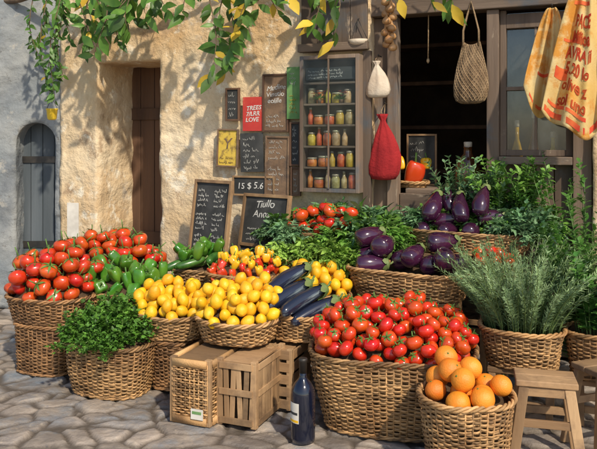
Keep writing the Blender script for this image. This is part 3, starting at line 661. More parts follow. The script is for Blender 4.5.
def leafy(n=34,L=.15,Wd=.040,mat='leafy',spread=1.5,ruf=.2,name='leaves',droop=.25,pairs=8):
    mb=MB(); st=MB()
    for i in range(n):
        a=R.uniform(0,6.28); e=spread*math.sqrt(R.random()); d=Vector((math.cos(a)*math.sin(e),math.sin(a)*math.sin(e),math.cos(e)))
        p0=Vector((R.uniform(-.02,.02),R.uniform(-.02,.02),-.01)); l=L*R.uniform(.65,1.2); pts=[p0+d*l*u-Vector((0,0,droop*l*u*u)) for u in(0,.33,.66,1)]
        st.tube(pts,[.0024,.002,.0015,.001],4); t=R.random()
        up=Vector((-d.x*.6,-d.y*.6,1.2)); sd=d.cross(up).normalized()
        mb.leaf(pts[2],pts[3]-pts[2]+Vector((0,0,-.01)),up,l*.5,Wd*R.uniform(.9,1.3),curl=R.uniform(.1,.5),fold=.12,ruf=ruf,tint=t)
        for q in range(pairs):
            u=.25+.7*q/pairs; j=min(2,int(u*3)); c=pts[j].lerp(pts[j+1],u*3-j); s_=(1 if q%2 else -1)
            mb.leaf(c,d*.6+sd*s_+Vector([R.uniform(-.35,.35) for _ in range(3)]),up+Vector([R.uniform(-.4,.4) for _ in range(3)]),l*R.uniform(.20,.36),Wd*.62,curl=R.uniform(.1,.5),ruf=ruf,tint=min(1,max(0,t+R.uniform(-.25,.25))))
    return mb.mesh(name,M[mat]),st.mesh('stems',M['stem'])
def lettuce(R0=.085):
    mb=MB()
    for ring,(n,e0,l0) in enumerate(((4,.35,.075),(6,.75,.10),(8,1.15,.115))):
        for i in range(n):
            a=2*math.pi*(i+R.random()*.5)/n; e=e0+R.uniform(-.15,.15); d=Vector((math.cos(a)*math.sin(e),math.sin(a)*math.sin(e),math.cos(e)))
            l=l0*R.uniform(.8,1.15); sd=Vector((-math.sin(a),math.cos(a),0)); up=sd.cross(d)*-1
            vs=[];fs=[];nu,nv=9,7; ph=R.random()*6
            for v in range(nv):
                q=v/(nv-1); w=l*.85*math.sin(math.pi*(.12+.68*q))
                for u in range(nu):
                    s=(u/(nu-1)-.5)*2; rf=(.016*abs(s)+.010*q)*math.sin(s*9+q*11+ph)*1.3
                    vs.append(d*(l*q*(1-.12*s*s))+sd*(s*w/2)+Vector((0,0,-.35*l*q*q*math.sin(e)))+up*(rf-.25*w*s*s*.6))
            for v in range(nv-1):
                for u in range(nu-1): fs.append((v*nu+u,v*nu+u+1,(v+1)*nu+u+1,(v+1)*nu+u))
            mb.add(vs,fs)
    core=MB(); core.lathe([(.001,-.03),(.02,-.025),(.022,0),(.012,.03),(.001,.04)],10)
    return mb.mesh('lettuce_leaves',M['lettuce']),core.mesh('lettuce_heart',M['lettuce'])
PA=[parsley() for _ in range(3)]; LE=[leafy(36,.15,.034,pairs=10)]+[leafy(48,.15,.022,'leafy',1.5,.35,pairs=16) for _ in range(2)]
BG=[leafy(52,.15,.018,'bgreen',1.5,.35,pairs=18) for _ in range(2)]+[parsley(30,.14,.020,'bgreen')]
LT=[lettuce() for _ in range(2)]; LG=[leafy(38,.13,.030,'lettuce',1.5,.35,pairs=12) for _ in range(2)]
def green(b,x,y,dz,protos,name,label,cat,group,pn,sc=1,tilt=(0,0)):
    me=R.choice(protos); Rb=Matrix.Rotation(b.rz,3,'Z')
    th=thing(name,label,cat,b.loc+Rb@Vector((x*b.rx,y*b.ry,b.floor(x*b.rx,y*b.ry)+dz)),0,group); th.rotation_euler=(tilt[0]+R.uniform(-.2,.2),tilt[1]+R.uniform(-.2,.2),R.uniform(0,6.28)) 
    th.scale=(sc,)*3
    for n_,m in zip(pn,me): obj(n_,m,th)
for x,y,s in ((-.7,-.1,1.1),(-.35,-.5,1.1),(.1,-.45,1.15),(.5,-.3,1.05),(-.4,.35,1.3),(.05,.2,1.45),(-.05,-.8,.95),(-.75,.35,1.1),(.5,.3,1.2),(-.45,-.85,.95),(.75,0,.95),(.35,-.95,.8)):
    green(b3,x,y,0.01,PA,'parsley_bunch','bunch of dark green parsley in the front left basket','herb','parsley bunches',('leaves','stems'),s)
for x,y,s in ((-.3,.2,.85),(.05,-.3,.85),(.45,.1,.85),(-.65,.0,.8),(.8,-.1,.8)):
    green(b13,x,y,.025,LT,'lettuce','pale green ruffled lettuce in the middle basket','lettuce','lettuces in the middle basket',('leaves','heart'),s,(-.25,0))
for x,y,s in ((-.9,.1,.95),(-.55,-.5,.9),(.25,.4,1.1),(.75,.3,1.1),(-.2,.6,1.1),(.55,-.5,.9),(-.1,-.7,.8),(.95,-.4,.9)):
    green(b13,x,y,.02,LG,'leafy_greens','bunch of bright green salad leaves in the middle basket','leafy greens','salad leaves in the middle basket',('leaves','stems'),s,(-.1,0))
for i,(x,y,s) in enumerate(((-.85,.5,1.2),(-.5,.6,1.3),(-.15,.6,1.4),(.15,.4,1.4),(.45,.0,1.4),(.75,.1,1.4),(.6,.7,1.5),(.3,.9,1.5),(.6,-.6,1.2),(.9,-.5,1.3),(.05,1.0,1.4),(-1.0,0,1.1),(-.9,-.7,1.0),(.45,-1.0,1.0),(1.0,.3,1.3),(.85,-1.1,1.1),(-.6,-1.15,.85),(.1,-1.2,.8))):
    if i%2: green(b12,x,y,.01,LE,'leafy_greens','bunch of loose leafy greens at the back of the display','leafy greens','leafy greens at the back',('leaves','stems'),s,(-.1,0))
    else: green(b12,x,y,.01,BG,'feathery_greens','bunch of feathery blue green leaves at the back of the display','leafy greens','feathery greens at the back',('leaves','stems'),s,(-.1,0))
for i,(x,y,s) in enumerate(((.15,.85,1.2),(.45,.8,1.3),(.6,.4,1.3),(.85,.2,1.3),(-.15,.9,1.2),(.95,-.35,1.2),(-.55,.9,1.2),(-.95,.4,1.1),(1.0,.5,1.3),(.7,-.3,1.0))):
    if i%2: green(b11,x,y,.03,BG,'feathery_greens','bunch of feathery blue green leaves beside the upper eggplants','leafy greens','feathery greens around the upper eggplants',('leaves','stems'),s)
    else: green(b11,x,y,.03,LE,'leafy_greens','bunch of leafy herbs beside the upper eggplants','leafy greens','leafy herbs around the upper eggplants',('leaves','stems'),s)
def plant(loc,rx,ry,n,L,label,mat,nl,wd,name,group=None,needles=70,base=0,spread=1.0,rz=ANG,cat='herb plant'):
    mb=MB(); st=MB()
    for i in range(n):
        a=R.uniform(0,6.28); q=math.sqrt(R.random()); x,y=math.cos(a)*q*rx*.75,math.sin(a)*q*ry*.75
        l=L*R.uniform(.6,1.08); ln=spread*(.25+.75*q)*R.uniform(.5,1.3)
        pts=[]; bend=R.uniform(-.3,.3)
        for k in range(6):
            u=k/5; rr=ln*l*(u**1.5)*.75; aa=a+bend*u; pts.append(Vector((x+math.cos(aa)*rr,y+math.sin(aa)*rr,base-.02+l*u*(1-.22*ln*u))))
        st.tube(pts,[.003,.0028,.0024,.002,.0015,.001],5)
        t=R.random()
        for k in range(needles):
            u=R.uniform(.12,1); f=u*5; j=min(4,int(f)); p=pts[j].lerp(pts[j+1],f-j); d=(pts[j+1]-pts[j]).normalized()
            o=Vector([R.uniform(-1,1) for _ in range(3)]); o=(o-d*o.dot(d)).normalized(); dd=d*.8+o
            ll=nl*R.uniform(.7,1.2)*(1-.3*u)
            if wd<.006:
                s=dd.cross(d).normalized()*wd/2; dd=dd.normalized()*ll; mb.add([p-s*.4,p+dd*.5-s,p+dd,p+dd*.5+s],[(0,1,2,3)],0,min(1,max(0,t*.6+.4*R.random())))
            else: mb.leaf(p,dd,d,ll,wd,curl=.25,fold=.1,tint=min(1,max(0,t*.5+.5*R.random())))
    th=thing(name,label,cat,loc,rz,group); mb.build('foliage',M[mat],th); st.build('stems',M['stem'],th)
plant(b17.loc+Vector((0,0,b17.h-.01)),.21,.16,210,.43,'bushy grey green rosemary plant in the right hand basket','rose',.034,.0044,'rosemary_plant',needles=110,spread=.85)
plant(b18.loc+Vector((0,0,b18.h-.01)),.14,.12,34,.50,'tall glossy dark green herb plant at the right edge','basil',.055,.02,'herb_plant',needles=80,spread=.6)
plant(W(tt(590,.22),.22,.0),.11,.1,24,1.22,'tall leafy shrub against the wooden corner post at far right','basil',.055,.02,'shrub',needles=100,spread=.33,cat='shrub')
plant(b11.loc+RZ@Vector((-.02,.122,.10)),.13,.02,36,.46,'upright blue green herb rising behind the eggplants in front of the doorway','bgreen',.05,.016,'herb_plant',needles=50,spread=.42)
plant(b11.loc+RZ@Vector((.20,.122,.10)),.13,.02,46,.44,'upright leafy herb rising behind the eggplants in front of the window panel','leafy',.055,.020,'herb_plant',needles=44,spread=.55)
# ---------------------------------------------------------------- stools
def stool(label,px,d,z,w,dp,rz):
    th=thing('wooden_stool',label,'stool',gpos(px,d,0),rz)
    mb=MB(); mb.box((0,-dp/4,z-.012),(w,dp/2-.004,.024)); mb.box((0,dp/4,z-.012),(w,dp/2-.004,.024)); mb.build('seat',M['woodh'],th,False,.004)
    for sx in(-1,1):
        for sy in(-1,1):
            mb=MB(); a=Vector((sx*(w/2-.03),sy*(dp/2-.02),z-.026)); c=Vector((sx*(w/2+.015),sy*(dp/2+.015),0)); m=(a+c)/2; dr=(a-c)
            rot=Vector((0,0,1)).rotation_difference(dr.normalized()).to_matrix(); mb.box(m,(.038,.024,dr.length),rot); mb.build('leg',M['wood'],th,False,.003)
    for sy in(-1,1):
        mb=MB(); mb.box((0,sy*(dp/2-.004),z*.52),(w-.02,.014,.03)); mb.build('stretcher',M['woodh'],th,False,.002)
        mb=MB(); mb.box((0,sy*(dp/2-.018),z-.045),(w-.075,.014,.034)); mb.build('apron',M['woodh'],th,False,.002)
stool('small pale wooden stool standing right of the orange basket',545,2.72,.335,.225,.16,math.radians(-14))
stool('small wooden stool cut off by the right edge of the frame',606,2.86,.335,.22,.16,math.radians(20))
# ---------------------------------------------------------------- bottle
bo=thing('wine_bottle','dark glass wine bottle standing on the cobbles by the big basket','bottle',gpos(303,2.91,0)); bo.scale=(1.32,1.32,1.03)
mb=MB(); mb.lathe([(.030,0),(.037,.004),(.0385,.02),(.0385,.19),(.036,.212),(.026,.235),(.0155,.25),(.012,.262),(.0115,.30)],28); mb.build('glass_body',M['glass'],bo)
mb=MB(); mb.lathe([(.0122,.275),(.0125,.32),(.0142,.322),(.0142,.332),(.0125,.334),(.005,.335)],20); mb.build('foil_cap',M['iron'],bo)
def arc_label(r,z0,z1,a0,a1,mat,name,parent):
    mb=MB(); n=14; vs=[]
    for z in(z0,z1):
        for i in range(n+1): a=a0+(a1-a0)*i/n; vs.append((r*math.cos(a),r*math.sin(a),z))
    mb.add(vs,[(i,i+1,n+2+i,n+1+i) for i in range(n)],0,.5); return mb.build(name,mat,parent)
lb_=arc_label(.0391,.085,.165,math.radians(175),math.radians(250),M['paper'],'paper_label',bo)
arc_label(.0394,.118,.128,math.radians(185),math.radians(243),M['slate'],'label_print',lb_); arc_label(.0394,.088,.098,math.radians(178),math.radians(247),M['pyel'],'label_stripe',lb_)
# ---------------------------------------------------------------- signs
def sign(px0,px1,py0,py1,n,name,label,cat,panel,frame=None,text='',tm='chalk',size=.03,fw=.012,lean=0,jit=.004,group=None,bold=0,zfoot=None,scr=None,tz=0,roll=0,tx=0):
    t0,t1=tt(px0,n),tt(px1,n); tc=(t0+t1)/2; z1,z0=zz(py0,tc,n),zz(py1,tc,n)
    if zfoot is not None: z0=zfoot
    w,h=t1-t0,z1-z0; th=thing(name,label,cat,W(tc,n,z0),ANG,group); th.rotation_euler=(-lean,roll,ANG)
    mb=MB(); mb.box((0,0,h/2),(w-(.004 if frame else 0),.008,h-(.004 if frame else 0))); mb.build('panel',M[panel],th,False,.001)
    if frame:
        mb=MB()
        for s in(-1,1): mb.box((s*(w/2-fw/2),-.003,h/2),(fw,.02,h)); mb.box((0,-.003,h/2+s*(h/2-fw/2)),(w-2*fw,.02,fw))
        mb.build('frame',M[frame],th,False,.0015)
    if text: lettering(text,size,M[tm],th,(tx,-.0055,h/2+tz*h),jit,bold=bold)
    if scr:
        for (f0,f1,rows,cols,ms) in scr: scribble(th,w-2*fw-.012,h*(f1-f0),rows,(0,-.0055,h*(1-(f0+f1)/2)),ms,cols=cols,th=.0010)
    return th,w,h
sign(226,240,88,121,.035,'wall_sign','small framed dark sign high on the ochre wall, leftmost of the wall signs','sign','slate','door',scr=[(.1,.9,4,1,'chalk')])
sign(217,238,129,167,.035,'wall_poster','yellow framed poster on the ochre wall below the small dark sign','poster','yelp','brownp','Y',tm='brownp',size=.10,fw=.010,scr=[(.7,.92,2,1,'brownp')],tz=.1,roll=.03)
sign(243,264,97,131,.035,'wall_poster','bright red poster with white capital lettering','poster','redp',None,'TREES\n7/LRR\nLOVE',size=.040,jit=.004,bold=.0006)
sign(241,264,133,172,.035,'chalkboard','small black chalkboard directly below the red poster','chalkboard','slate',None,scr=[(.06,.95,6,1,'chalk')],roll=-.03)
sign(263,289,74,132,.035,'chalkboard','tall framed chalkboard with three handwritten lines, top right of red poster','chalkboard','brownp','door','Mudine\nVinutio\neolille',size=.044,jit=.009,scr=[(.68,.93,3,1,'chalk')],tz=.15)
sign(265,289,136,196,.035,'wall_sign','brown wooden sign board below the tall framed chalkboard','sign','brownp','brownp',scr=[(.05,.4,4,1,'chalk'),(.5,.92,5,1,'chalk')],roll=.02)
sign(287,301,67,119,.05,'wall_poster','narrow green poster beside the glass fronted cabinet','poster','grnp',None,scr=[(.06,.35,3,1,'chalk'),(.5,.9,5,1,'yelp')])
sign(290,301,122,166,.035,'wall_sign','narrow dark sign below the green poster','sign','slate','door',scr=[(.08,.9,6,1,'chalk')])
sign(233,275,176,196,.035,'chalkboard','long low chalkboard with prices above the leaning boards','chalkboard','slate','wood','15 $ 5.6',size=.058,jit=.006,tx=-.022)
sign(291,301,167,196,.035,'wall_sign','little brown plaque at the foot of the narrow dark sign','sign','brownp','door',scr=[(.1,.9,4,1,'chalk')])
def leanboard(px0,px1,py0,py1,n,lean,label,rz,draw):
    d0=W(tt((px0+px1)/2,n),n,0); d=d0.y; w=(px1-px0)*d/F/math.cos(rz)*.92; h=(CH-(py0-HY)*d/F)/math.cos(lean)
    sx=math.sin(lean)*h*math.sin(-rz)
    th=thing('chalkboard',label,'chalkboard',(d0.x-sx*.75,d0.y,0),rz); th.rotation_euler=(-lean,0,rz)
    vis=(py1-py0)*d/F; fw=.020
    mb=MB(); mb.box((0,0,h/2+.1),(w-2*fw+.004,.008,h-.2-fw)); pn=mb.build('board',M['slate'],th,False)
    mb=MB()
    for s in(-1,1): mb.box((s*(w/2-fw/2),-.003,h/2),(fw,.024,h))
    mb.box((0,-.003,h-fw/2),(w-2*fw,.024,fw)); mb.box((0,-.003,.2),(w-2*fw,.024,fw)); mb.box((0,-.006,h-vis*.98),(w-2*fw,.024,fw)); mb.build('frame',M['wood'],th,False,.002)
    draw(th,w-2*fw,vis-.04,h-vis/2)
def dr1(th,w,v,zc):
    for i,(fx,fz) in enumerate(((-.25,.30),(.25,.30),(-.25,-.02),(.25,-.02),(-.25,-.32),(.25,-.32))):
        scribble(th,w*.40,v*.27,4,(fx*w,-.0055,zc+fz*v),th=.0012)
def dr2(th,w,v,zc):
    lettering('Tiullo\nAnoas',w*.19,M['chalk'],th,(-.01,-.0055,zc+v*.24),.009); scribble(th,w*.86,v*.36,3,(0,-.0055,zc-v*.28),th=.0013)
leanboard(186,232,181,262,.40,.13,'tall pale framed chalkboard covered in rows of writing, left of two leaning boards',math.radians(-42),dr1)
leanboard(236,290,196,250,.30,.17,'pale framed chalkboard with large writing, right of two leaning boards',math.radians(-38),dr2)
sgn=thing('paper_sign','small blank white card standing behind the left tomatoes','sign',gpos(74,4.75,0),-.2)
mb=MB(); mb.box((0,0,.40),(.018,.018,.80)); mb.build('post',M['wood'],sgn,False,.002)
mb=MB(); mb.box((0,-.014,.71),(.085,.006,.23)); mb.build('card',M['paper'],sgn,False,.001)
sign(407,437,134,166,-.5,'chalkboard','little wood framed chalkboard standing on the counter in the doorway','chalkboard','slate','wood',zfoot=.946,scr=[(.1,.6,4,1,'chalk')])
# ---------------------------------------------------------------- cabinet & jars
n=.075; t0,t1=tt(303,n),tt(362,n); tc=(t0+t1)/2; zc1,zc0=zz(56,tc,n),zz(192,tc,n); cw,chh=t1-t0,zc1-zc0
cab=thing('display_cabinet','narrow dark glass fronted wall cabinet with shelves of jars','cabinet',W(tc,0,zc0),ANG)
mb=MB()
for s in(-1,1): mb.box((s*(cw/2-.012),-.08,chh/2),(.024,.11,chh))
mb.box((0,-.08,chh-.012),(cw-.048,.11,.024)); mb.box((0,-.08,.012),(cw-.048,.11,.024)); mb.build('frame',M['old'],cab,False,.003)
mb=MB(); mb.box((0,-.032,chh/2),(cw-.05,.01,chh-.05)); mb.build('back_board',M['cback'],cab,False)
mb=MB(); mb.box((0,-.137,chh/2),(cw-.05,.003,chh-.05)); gd=mb.build('glass_door',M['cpane'],cab,False)
mb=MB(); mb.box((0,-.141,chh/2),(.010,.006,chh-.05)); mb.build('door_bar',M['old'],gd,False)
shz=[.024,.155,.285,.415,.545,.675]
for z in shz[1:]:
    mb=MB(); mb.box((0,-.083,z-.006),(cw-.05,.09,.012)); mb.build('shelf',M['oldh'],cab,False,.001)
def jar(kind,mt):
    mb=MB(); l=MB()
    if kind==0: mb.lathe([(.022,0),(.026,.004),(.027,.06),(.022,.072),(.021,.08)],18); l.lathe([(.0225,.078),(.0228,.09),(.020,.092)],18)
    elif kind==1: mb.lathe([(.026,0),(.032,.004),(.033,.035),(.029,.048),(.028,.052)],18); l.lathe([(.030,.050),(.031,.060),(.026,.062)],18)
    else: mb.lathe([(.014,0),(.018,.004),(.018,.055),(.010,.075),(.008,.095)],16); l.lathe([(.009,.093),(.0095,.105),(.007,.106)],12)
    return mb.mesh('jar_glass',M[mt]),l.mesh('jar_lid',M['lid'])
JG=[jar(k,m) for k in(0,1,2) for m in('jar','jarr','jarg')]
for si,z in enumerate(shz[:5]):
    x=-cw/2+.055
    while x<cw/2-.05:
        k=R.choice([0,0,1,2]); hw=[.028,.034,.02][k]; x+=hw-.022
        if x>cw/2-.028-hw: break
        nm=['jar','squat_jar','small_bottle'][k]; m_=R.choice([0,1,2]); loc_=['bottom','second','third','fourth','fifth'][si]
        lab=['tall glass jar','squat wide glass jar','slim little glass bottle'][k]+' of '+['tan','red','yellow'][m_]+' preserves in the cabinet, '+loc_+' shelf'+(' from the bottom' if si else '')
        th=thing(nm,lab,['jar','jar','bottle'][k],W(tc,0,zc0+z+.0005)+RZ@Vector((x,-.085+R.uniform(-.008,.008),0)),R.uniform(0,6),lab)
        s=R.uniform(.88,1.12); th.scale=(1,1,s); g=JG[k*3+m_]; obj('glass_body',g[0],th); obj('lid',g[1],th); x+=hw+.024+R.uniform(0,.006)
mb=MB(); mb.box((0,-.10,.73),(cw-.06,.006,.075)); ps=mb.build('header_board',M['slate'],cab,False); scribble(ps,cw-.08,.06,3,(0,-.1035,.73))
for fx in(-.07,.07):
    fl=thing('flower_pot','small pot of red flowers on the upper cabinet shelf, '+('left' if fx<0 else 'right')+' of two','flower',W(tc,0,zc0+shz[4]+.001)+RZ@Vector((fx,-.107,0)),0)
    mb=MB(); mb.lathe([(.010,0),(.013,.02),(.014,.022)],14); mb.build('pot',M['brownp'],fl)
    mb=MB(); m2=MB()
    for i in range(40):
        d=Vector((R.uniform(-1,1),R.uniform(-.3,.3),R.uniform(.2,1))).normalized(); mb.leaf(Vector((0,0,.02)),d,Vector((0,0,1)),.05,.012)
    for i in range(14):
        c=Vector((R.uniform(-.045,.045),R.uniform(-.012,.012),R.uniform(.04,.08)))
        for k in range(5): a=k*1.257; m2.leaf(c,Vector((math.cos(a),math.sin(a)*.5,.3)),Vector((0,0,1)),.012,.01)
    mb.build('foliage',M['leafy'],fl); m2.build('blossom',M['pred'],fl)
# ---------------------------------------------------------------- hanging things
def Wp(px,py,n):
    t=tt(px,n); return W(t,n,zz(py,t,n))
def sack(p,label,name,mat,sx,sz,seed,flat=.5):
    th=thing(name,label,'bag',p,ANG)
    def fb(p,u,a):
        k=1+(.10*math.sin(a*7+u*2+seed)+.04*math.sin(a*13+1))*(u**.6)+.06*noise.noise(Vector((p.x*12,p.y*12,p.z*9+seed))); return Vector(((p.x*k+.012*math.sin(p.z*9))*sx,p.y*k*flat*sx,p.z*sz))
    mb=MB(); mb.lathe([(.03,.0),(.075,.006),(.096,.04),(.100,.09),(.092,.15),(.076,.21),(.055,.27),(.034,.315),(.020,.345),(.016,.36),(.028,.385),(.034,.40)],48,fb); mb.build('bag_body',M[mat],th)
    mb=MB(); mb.tube([(0,0,.35*sz),(.01,0,.42*sz),(0,.05,.47*sz),(-.01,0,.42*sz),(0,0,.35*sz)],.003); mb.build('drawstring',M['net'],th)
    mb=MB(); mb.tube([(0,.10,.465*sz),(0,.03,.465*sz),(0,.03,.48*sz)],.004); mb.build('hook',M['iron'],th)
sack(Wp(383,180,.03),'deep red cloth bag hanging on the door post','cloth_bag','red',1,1,0)
sack(Wp(377,98,.04),'small pale linen pouch hanging above the red bag','linen_pouch','garlic',.78,.56,4,.6)
p=Wp(470,104,-.02); nb=thing('tote_bag','tan woven string tote bag hanging in the doorway','bag',p,ANG); nb.scale=(.86,1,1)
mb=MB(); prof=[(.04,.0),(.090,.012),(.110,.05),(.115,.10),(.106,.16),(.090,.22),(.072,.28),(.058,.33),(.052,.345)]
mb.lathe(prof,56,lambda p,u,a:Vector((p.x*(1+.03*math.sin(a*5+u*4))+.012*u,p.y*(.42-.12*u)*(1+.10*math.sin(a*9+u*3)),p.z+.02*u*math.cos(a)**2)),cap=False)
mb.build('bag_body',M['tan'],nb)
mb=MB()
for sg in(-1,1):
    for i in range(26):
        pts=[]
        for k in range(24):
            z=.004+.34*k/23; u=z/.345; a=2*math.pi*i/26+sg*z*8; r=interp([q[1] for q in prof],[q[0] for q in prof],z)+.002
            pts.append((r*math.cos(a)*(1+.03*math.sin(a*5+u*4))+.012*u,r*math.sin(a)*(.42-.12*u)*(1+.10*math.sin(a*9+u*3)),z+.02*u*math.cos(a)**2))
        mb.tube(pts,.0026,4)
mb.build('netting',M['net'],nb)
for s in(-1,1):
    mb=MB(); mb.tube([(-.045,s*.014,.34),(-.045,s*.012,.43),(-.015,s*.006,.53),(.008,0,.60),(.03,s*.006,.53),(.058,s*.012,.43),(.06,s*.014,.34)],.0058,6); mb.build('handle',M['net'],nb)
def bunch(px,py0,py1,n,label,name,mat,rr,num,cat):
    p=Wp(px,py1,n); top=Wp(px,py0,n).z-p.z; th=thing(name,label,cat,p,ANG)
    mb=MB(); mb.tube([(0,0,rr),(0.004,0,top*.5),(0,0,top)],.004); mb.build('cord',M['net'],th)
    for i in range(num):
        a=i*2.4; z=rr+i*(top*.75)/num
        m_=MB(); pr=[(.3,-.85),(.85,-.6),(1,-.1),(.8,.45),(.35,.8),(.15,1.3),(.1,1.7)]
        c=Vector((math.cos(a)*rr*.85,math.sin(a)*rr*.6,z)); m_.lathe([(q*rr,w*rr) for q,w in pr],14,lambda p,u,aa,c=c:Vector((p.x*(1+.06*math.cos(aa*6)),p.y,p.z))+c); m_.build('bulb',M[mat],th)
bunch(389,-14,52,.06,'string of brown onions hanging at the top of the door post','onion_string','onion',.027,13,'onions')
p=Wp(358,42,.07); pn=thing('hanging_bowl','small wooden bowl hung on the panelling above the cabinet','bowl',p,ANG)
mb=MB(); mb.lathe([(.02,-.02),(.05,-.01),(.062,.015),(.058,.015),(.045,-.003),(.02,-.008)],20,lambda p,u,a:Vector((p.x,p.y*.7,p.z))); mb.build('bowl_body',M['garlic'],pn)
mb=MB()
for a in(0,2.1,4.2): mb.tube([(.06*math.cos(a),.04*math.sin(a),.012),(0,0,.14)],.002)
mb.tube([(0,0,.14),(0,.03,.15)],.003); mb.build('cord',M['iron'],pn)
p=Wp(428,60,-.1); rp_=thing('hanging_rope','thin rope hanging in the open doorway','rope',p,ANG); mb=MB(); mb.tube([(0,0,0),(.003,0,.25),(0,0,.47)],.004); mb.build('cord',M['net'],rp_); mb=MB(); mb.lathe([(.004,-.02),(.010,-.008),(.007,.008)],8); mb.build('knot',M['net'],rp_)
p=W(tt(468,-.26),-.26,.9455); aj=thing('glass_demijohn','amber glass flask with a cork standing on the shop counter','bottle',p); aj.scale=(1.1,1.1,1.25)
mb=MB(); mb.lathe([(.045,0),(.068,.006),(.078,.04),(.076,.10),(.050,.15),(.026,.175),(.024,.205),(.029,.21)],26); mb.build('glass_body',M['amber'],aj)
mb=MB(); mb.lathe([(.022,.205),(.024,.232),(.019,.235)],14); mb.build('cork',M['garlic'],aj)
for i,(px,c,mt) in enumerate(((517,'yellow oil bottle','pyel'),(534,'amber glass bottle','amber'),(553,'yellow glass jug','yel'))):
    p=W(tt(px,-.26),-.26,.9455); o=thing('oil_bottle',c+' on the counter behind the window glass','bottle',p); s=[1.5,1.7,1.25][i]
    mb=MB(); mb.lathe([(.025,0),(.034,.005),(.035,.15*s),(.02,.19*s),(.012,.21*s),(.012,.26*s)],18); mb.build('glass_body',M[mt],o)
    mb=MB(); mb.lathe([(.0125,.255*s),(.015,.26*s),(.015,.28*s),(.012,.283*s)],12); mb.build('cork',M['garlic'],o)
# cloths
def cloth(label,px,pyt,n,w0,w1,text,seed,ln,size=.2,diag=0,patches=0):
    p=Wp(px,pyt,n); th=thing('printed_cloth',label,'cloth',p,ANG); L=ln
    def S(u,v,off=0):
        w=w0+(w1-w0)*(v**.62); x=u*w+diag*v; y=(.03*math.sin(u*5+seed+v*2.5)+.016*math.sin(u*11+seed*2+v*3)+.022*noise.noise(Vector((u*2,v*4,seed))))*(.3+v*.9)-off-.03*v
        z=-L*v*(1-.20*u*u+.10*u*math.sin(seed))+.03*math.sin(u*5+seed)*v; return Vector((x,y,z))
    vs=[];fs=[];nu,nv=65,50
    for j in range(nv):
        for i in range(nu): vs.append(S(-1+2*i/(nu-1),j/(nv-1)))
    for j in range(nv-1):
        for i in range(nu-1): fs.append((j*nu+i,j*nu+i+1,(j+1)*nu+i+1,(j+1)*nu+i))
    mb=MB(); mb.add(vs,fs,0,.5); c=mb.build('fabric',M['cloth'],th)
    mo=c.modifiers.new('s','SOLIDIFY'); mo.thickness=.002
    mb=MB(); mb.tube([(0,.17,.01),(0,0,.01),(0,-.01,.02)],.004); mb.build('hook',M['iron'],th)
    def patch(u0,u1,v0,v1,off=.005,nm='print_patch'):
        a,b=12,8; q=[S(u0+(u1-u0)*i/a,v0+(v1-v0)*j/b,off) for j in range(b+1) for i in range(a+1)]
        mb=MB(); mb.add(q,[(j*(a+1)+i,j*(a+1)+i+1,(j+1)*(a+1)+i+1,(j+1)*(a+1)+i) for j in range(b) for i in range(a)],0,.5); mb.build(nm,M['redt'],c)
    for (u0,u1,v0,v1) in patches or (): patch(u0,u1,v0,v1)
    if text:
        me=text_mesh(text,size,M['redt'],.010,bold=.003)
        for v_ in me.vertices: v_.co=S(max(-.98,min(.98,-.12+v_.co.x*3.0)),max(.02,min(.98,.56-v_.co.z*1.15)),.006)
        obj('print',me,c)
cloth('pale yellow cloth with orange stains hanging left of the red printed cloth',552,8,.12,.02,.125,'',1.3,.62,diag=-.02,patches=[(-.8,.7,.90,.93),(-.6,.1,.60,.63)])
cloth('yellow cloth with red lettering hanging at the upper right corner',586,-24,.20,.03,.18,'PACE\nMilioa\nAVRA ii\n5.20 lo\nolive z\nsol uno',3.1,.84,.098,diag=-.04,patches=[(-.95,.95,.93,.97),(-.9,.2,.87,.895),(-.75,-.15,.42,.44),(-.6,.3,.16,.185),(-.85,-.45,.62,.70)])
# ---------------------------------------------------------------- vine
vn=thing('climbing_vine','leafy climbing vine with yellow leaves hanging over the ochre wall','vine',(0,0,0))
lf=MB(); yl=MB(); st=MB()
tb=[W(-.5,.02,2.36)]+[W(t,.18+.05*math.sin(t*3),2.32+.04*math.sin(t*5)) for t in [-.4+.15*i for i in range(22)]]; st.tube(tb,[.022-.0005*i for i in range(23)],8)
sh=[]
for i in range(24):
    px=R.uniform(28,245); lim=interp([28,40,60,75,95,140,160,195,205,235,245],[60,95,90,40,52,35,22,30,72,72,35],px); sh.append((px,lim*R.uniform(.3,1)))
sh+=[(52,100),(50,92),(58,84),(46,96),(212,78),(222,72),(232,64),(100,56),(120,45),(90,46)]
sh+=[(R.uniform(308,345),R.uniform(15,44)) for _ in range(4)]+[(R.uniform(245,305),R.uniform(0,20)) for _ in range(4)]+[(R.uniform(400,460),R.uniform(0,12)) for _ in range(4)]
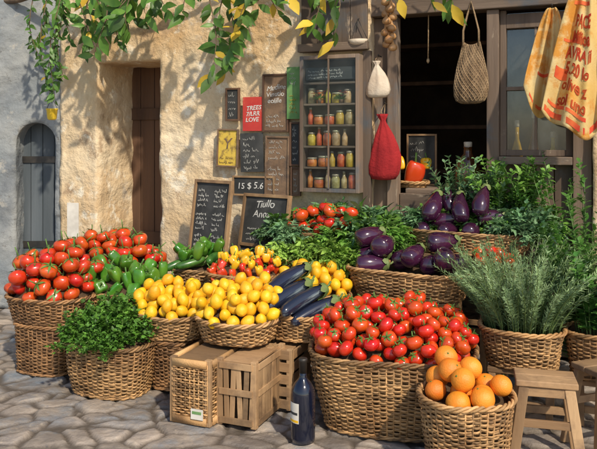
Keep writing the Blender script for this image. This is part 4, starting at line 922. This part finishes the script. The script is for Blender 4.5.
for px,yb in sh:
    n_=R.uniform(.12,.42); a=Wp(px+R.uniform(-12,12),0,n_); a.z=2.3; b_=Wp(px,yb,n_); pts=[]
    for k in range(7): u=k/6; q=a.lerp(b_,u); q+=Vector((math.sin(u*5+px)*.03,math.cos(u*4+px)*.03,0)); pts.append(q)
    st.tube(pts,[.004]*4+[.003,.002,.0012],5)
    L=(a-b_).length; small=px<70; cnt=int(L/(.022 if small else .040))
    for k in range(cnt):
        u=1-(k/cnt)**1.2*1.0; f=u*6; j=min(5,int(f)); q=pts[j].lerp(pts[j+1],f-j)
        d=Vector((R.uniform(-1,1),R.uniform(-1,.4),R.uniform(-1.4,.1))); up=Vector((R.uniform(-.7,.7),-1,R.uniform(-.2,1)))
        l=R.uniform(.045,.075) if small else R.uniform(.08,.15); tgt=yl if R.random()<(.17 if px>190 else .05) else lf
        tgt.leaf(q,d,up,l,l*R.uniform(.36,.5),curl=R.uniform(-.1,.5),fold=R.uniform(.02,.18))
st.build('stem',M['bark'],vn); lf.build('foliage',M['vine'],vn); yl.build('yellow_foliage',M['vyel'],vn)
p=Wp(52,120,.25); hl=thing('hanging_pot','little yellow pot hanging from the vine at upper left','pot',p)
mb=MB(); mb.lathe([(.022,0),(.032,.01),(.038,.07),(.043,.075),(.040,.08),(.034,.072)],20); mb.build('pot_body',M['yel'],hl)
mb=MB()
for a in(0,3.14): mb.tube([(.038*math.cos(a),0,.075),(0,0,.16)],.002)
mb.tube([(0,0,.16),(0,0,.24)],.002); mb.build('wire',M['iron'],hl)
# ---------------------------------------------------------------- camera, light
cam=bpy.data.cameras.new('camera'); co=bpy.data.objects.new('camera',cam); C.objects.link(co); co.location=(0,0,CH); co.rotation_euler=(math.pi/2,0,0)
cam.sensor_width=36; cam.lens=F/597*36; cam.shift_y=-(224.5-HY)/597; cam.clip_end=500; bpy.context.scene.camera=co
az,el=math.radians(24),math.radians(42)
sd=Vector((math.sin(az)*math.cos(el),-math.cos(az)*math.cos(el),math.sin(el)))
sl=bpy.data.lights.new('sun','SUN'); sl.energy=4.0; sl.angle=math.radians(1.6); sl.color=(1,.88,.71); so=bpy.data.objects.new('sun',sl); C.objects.link(so); so.rotation_euler=sd.to_track_quat('Z','Y').to_euler()
w=bpy.data.worlds.new('World'); bpy.context.scene.world=w; w.use_nodes=True; nt=w.node_tree; bg=nt.nodes['Background']
sk=nt.nodes.new('ShaderNodeTexSky'); sk.sky_type='NISHITA'; sk.sun_disc=False; sk.sun_elevation=el; sk.sun_rotation=math.atan2(sd.x,sd.y)
nt.links.new(sk.outputs[0],bg.inputs[0]); bg.inputs[1].default_value=.15
s=bpy.context.scene; s.view_settings.view_transform='Standard'; s.view_settings.look='None'; s.view_settings.exposure=0
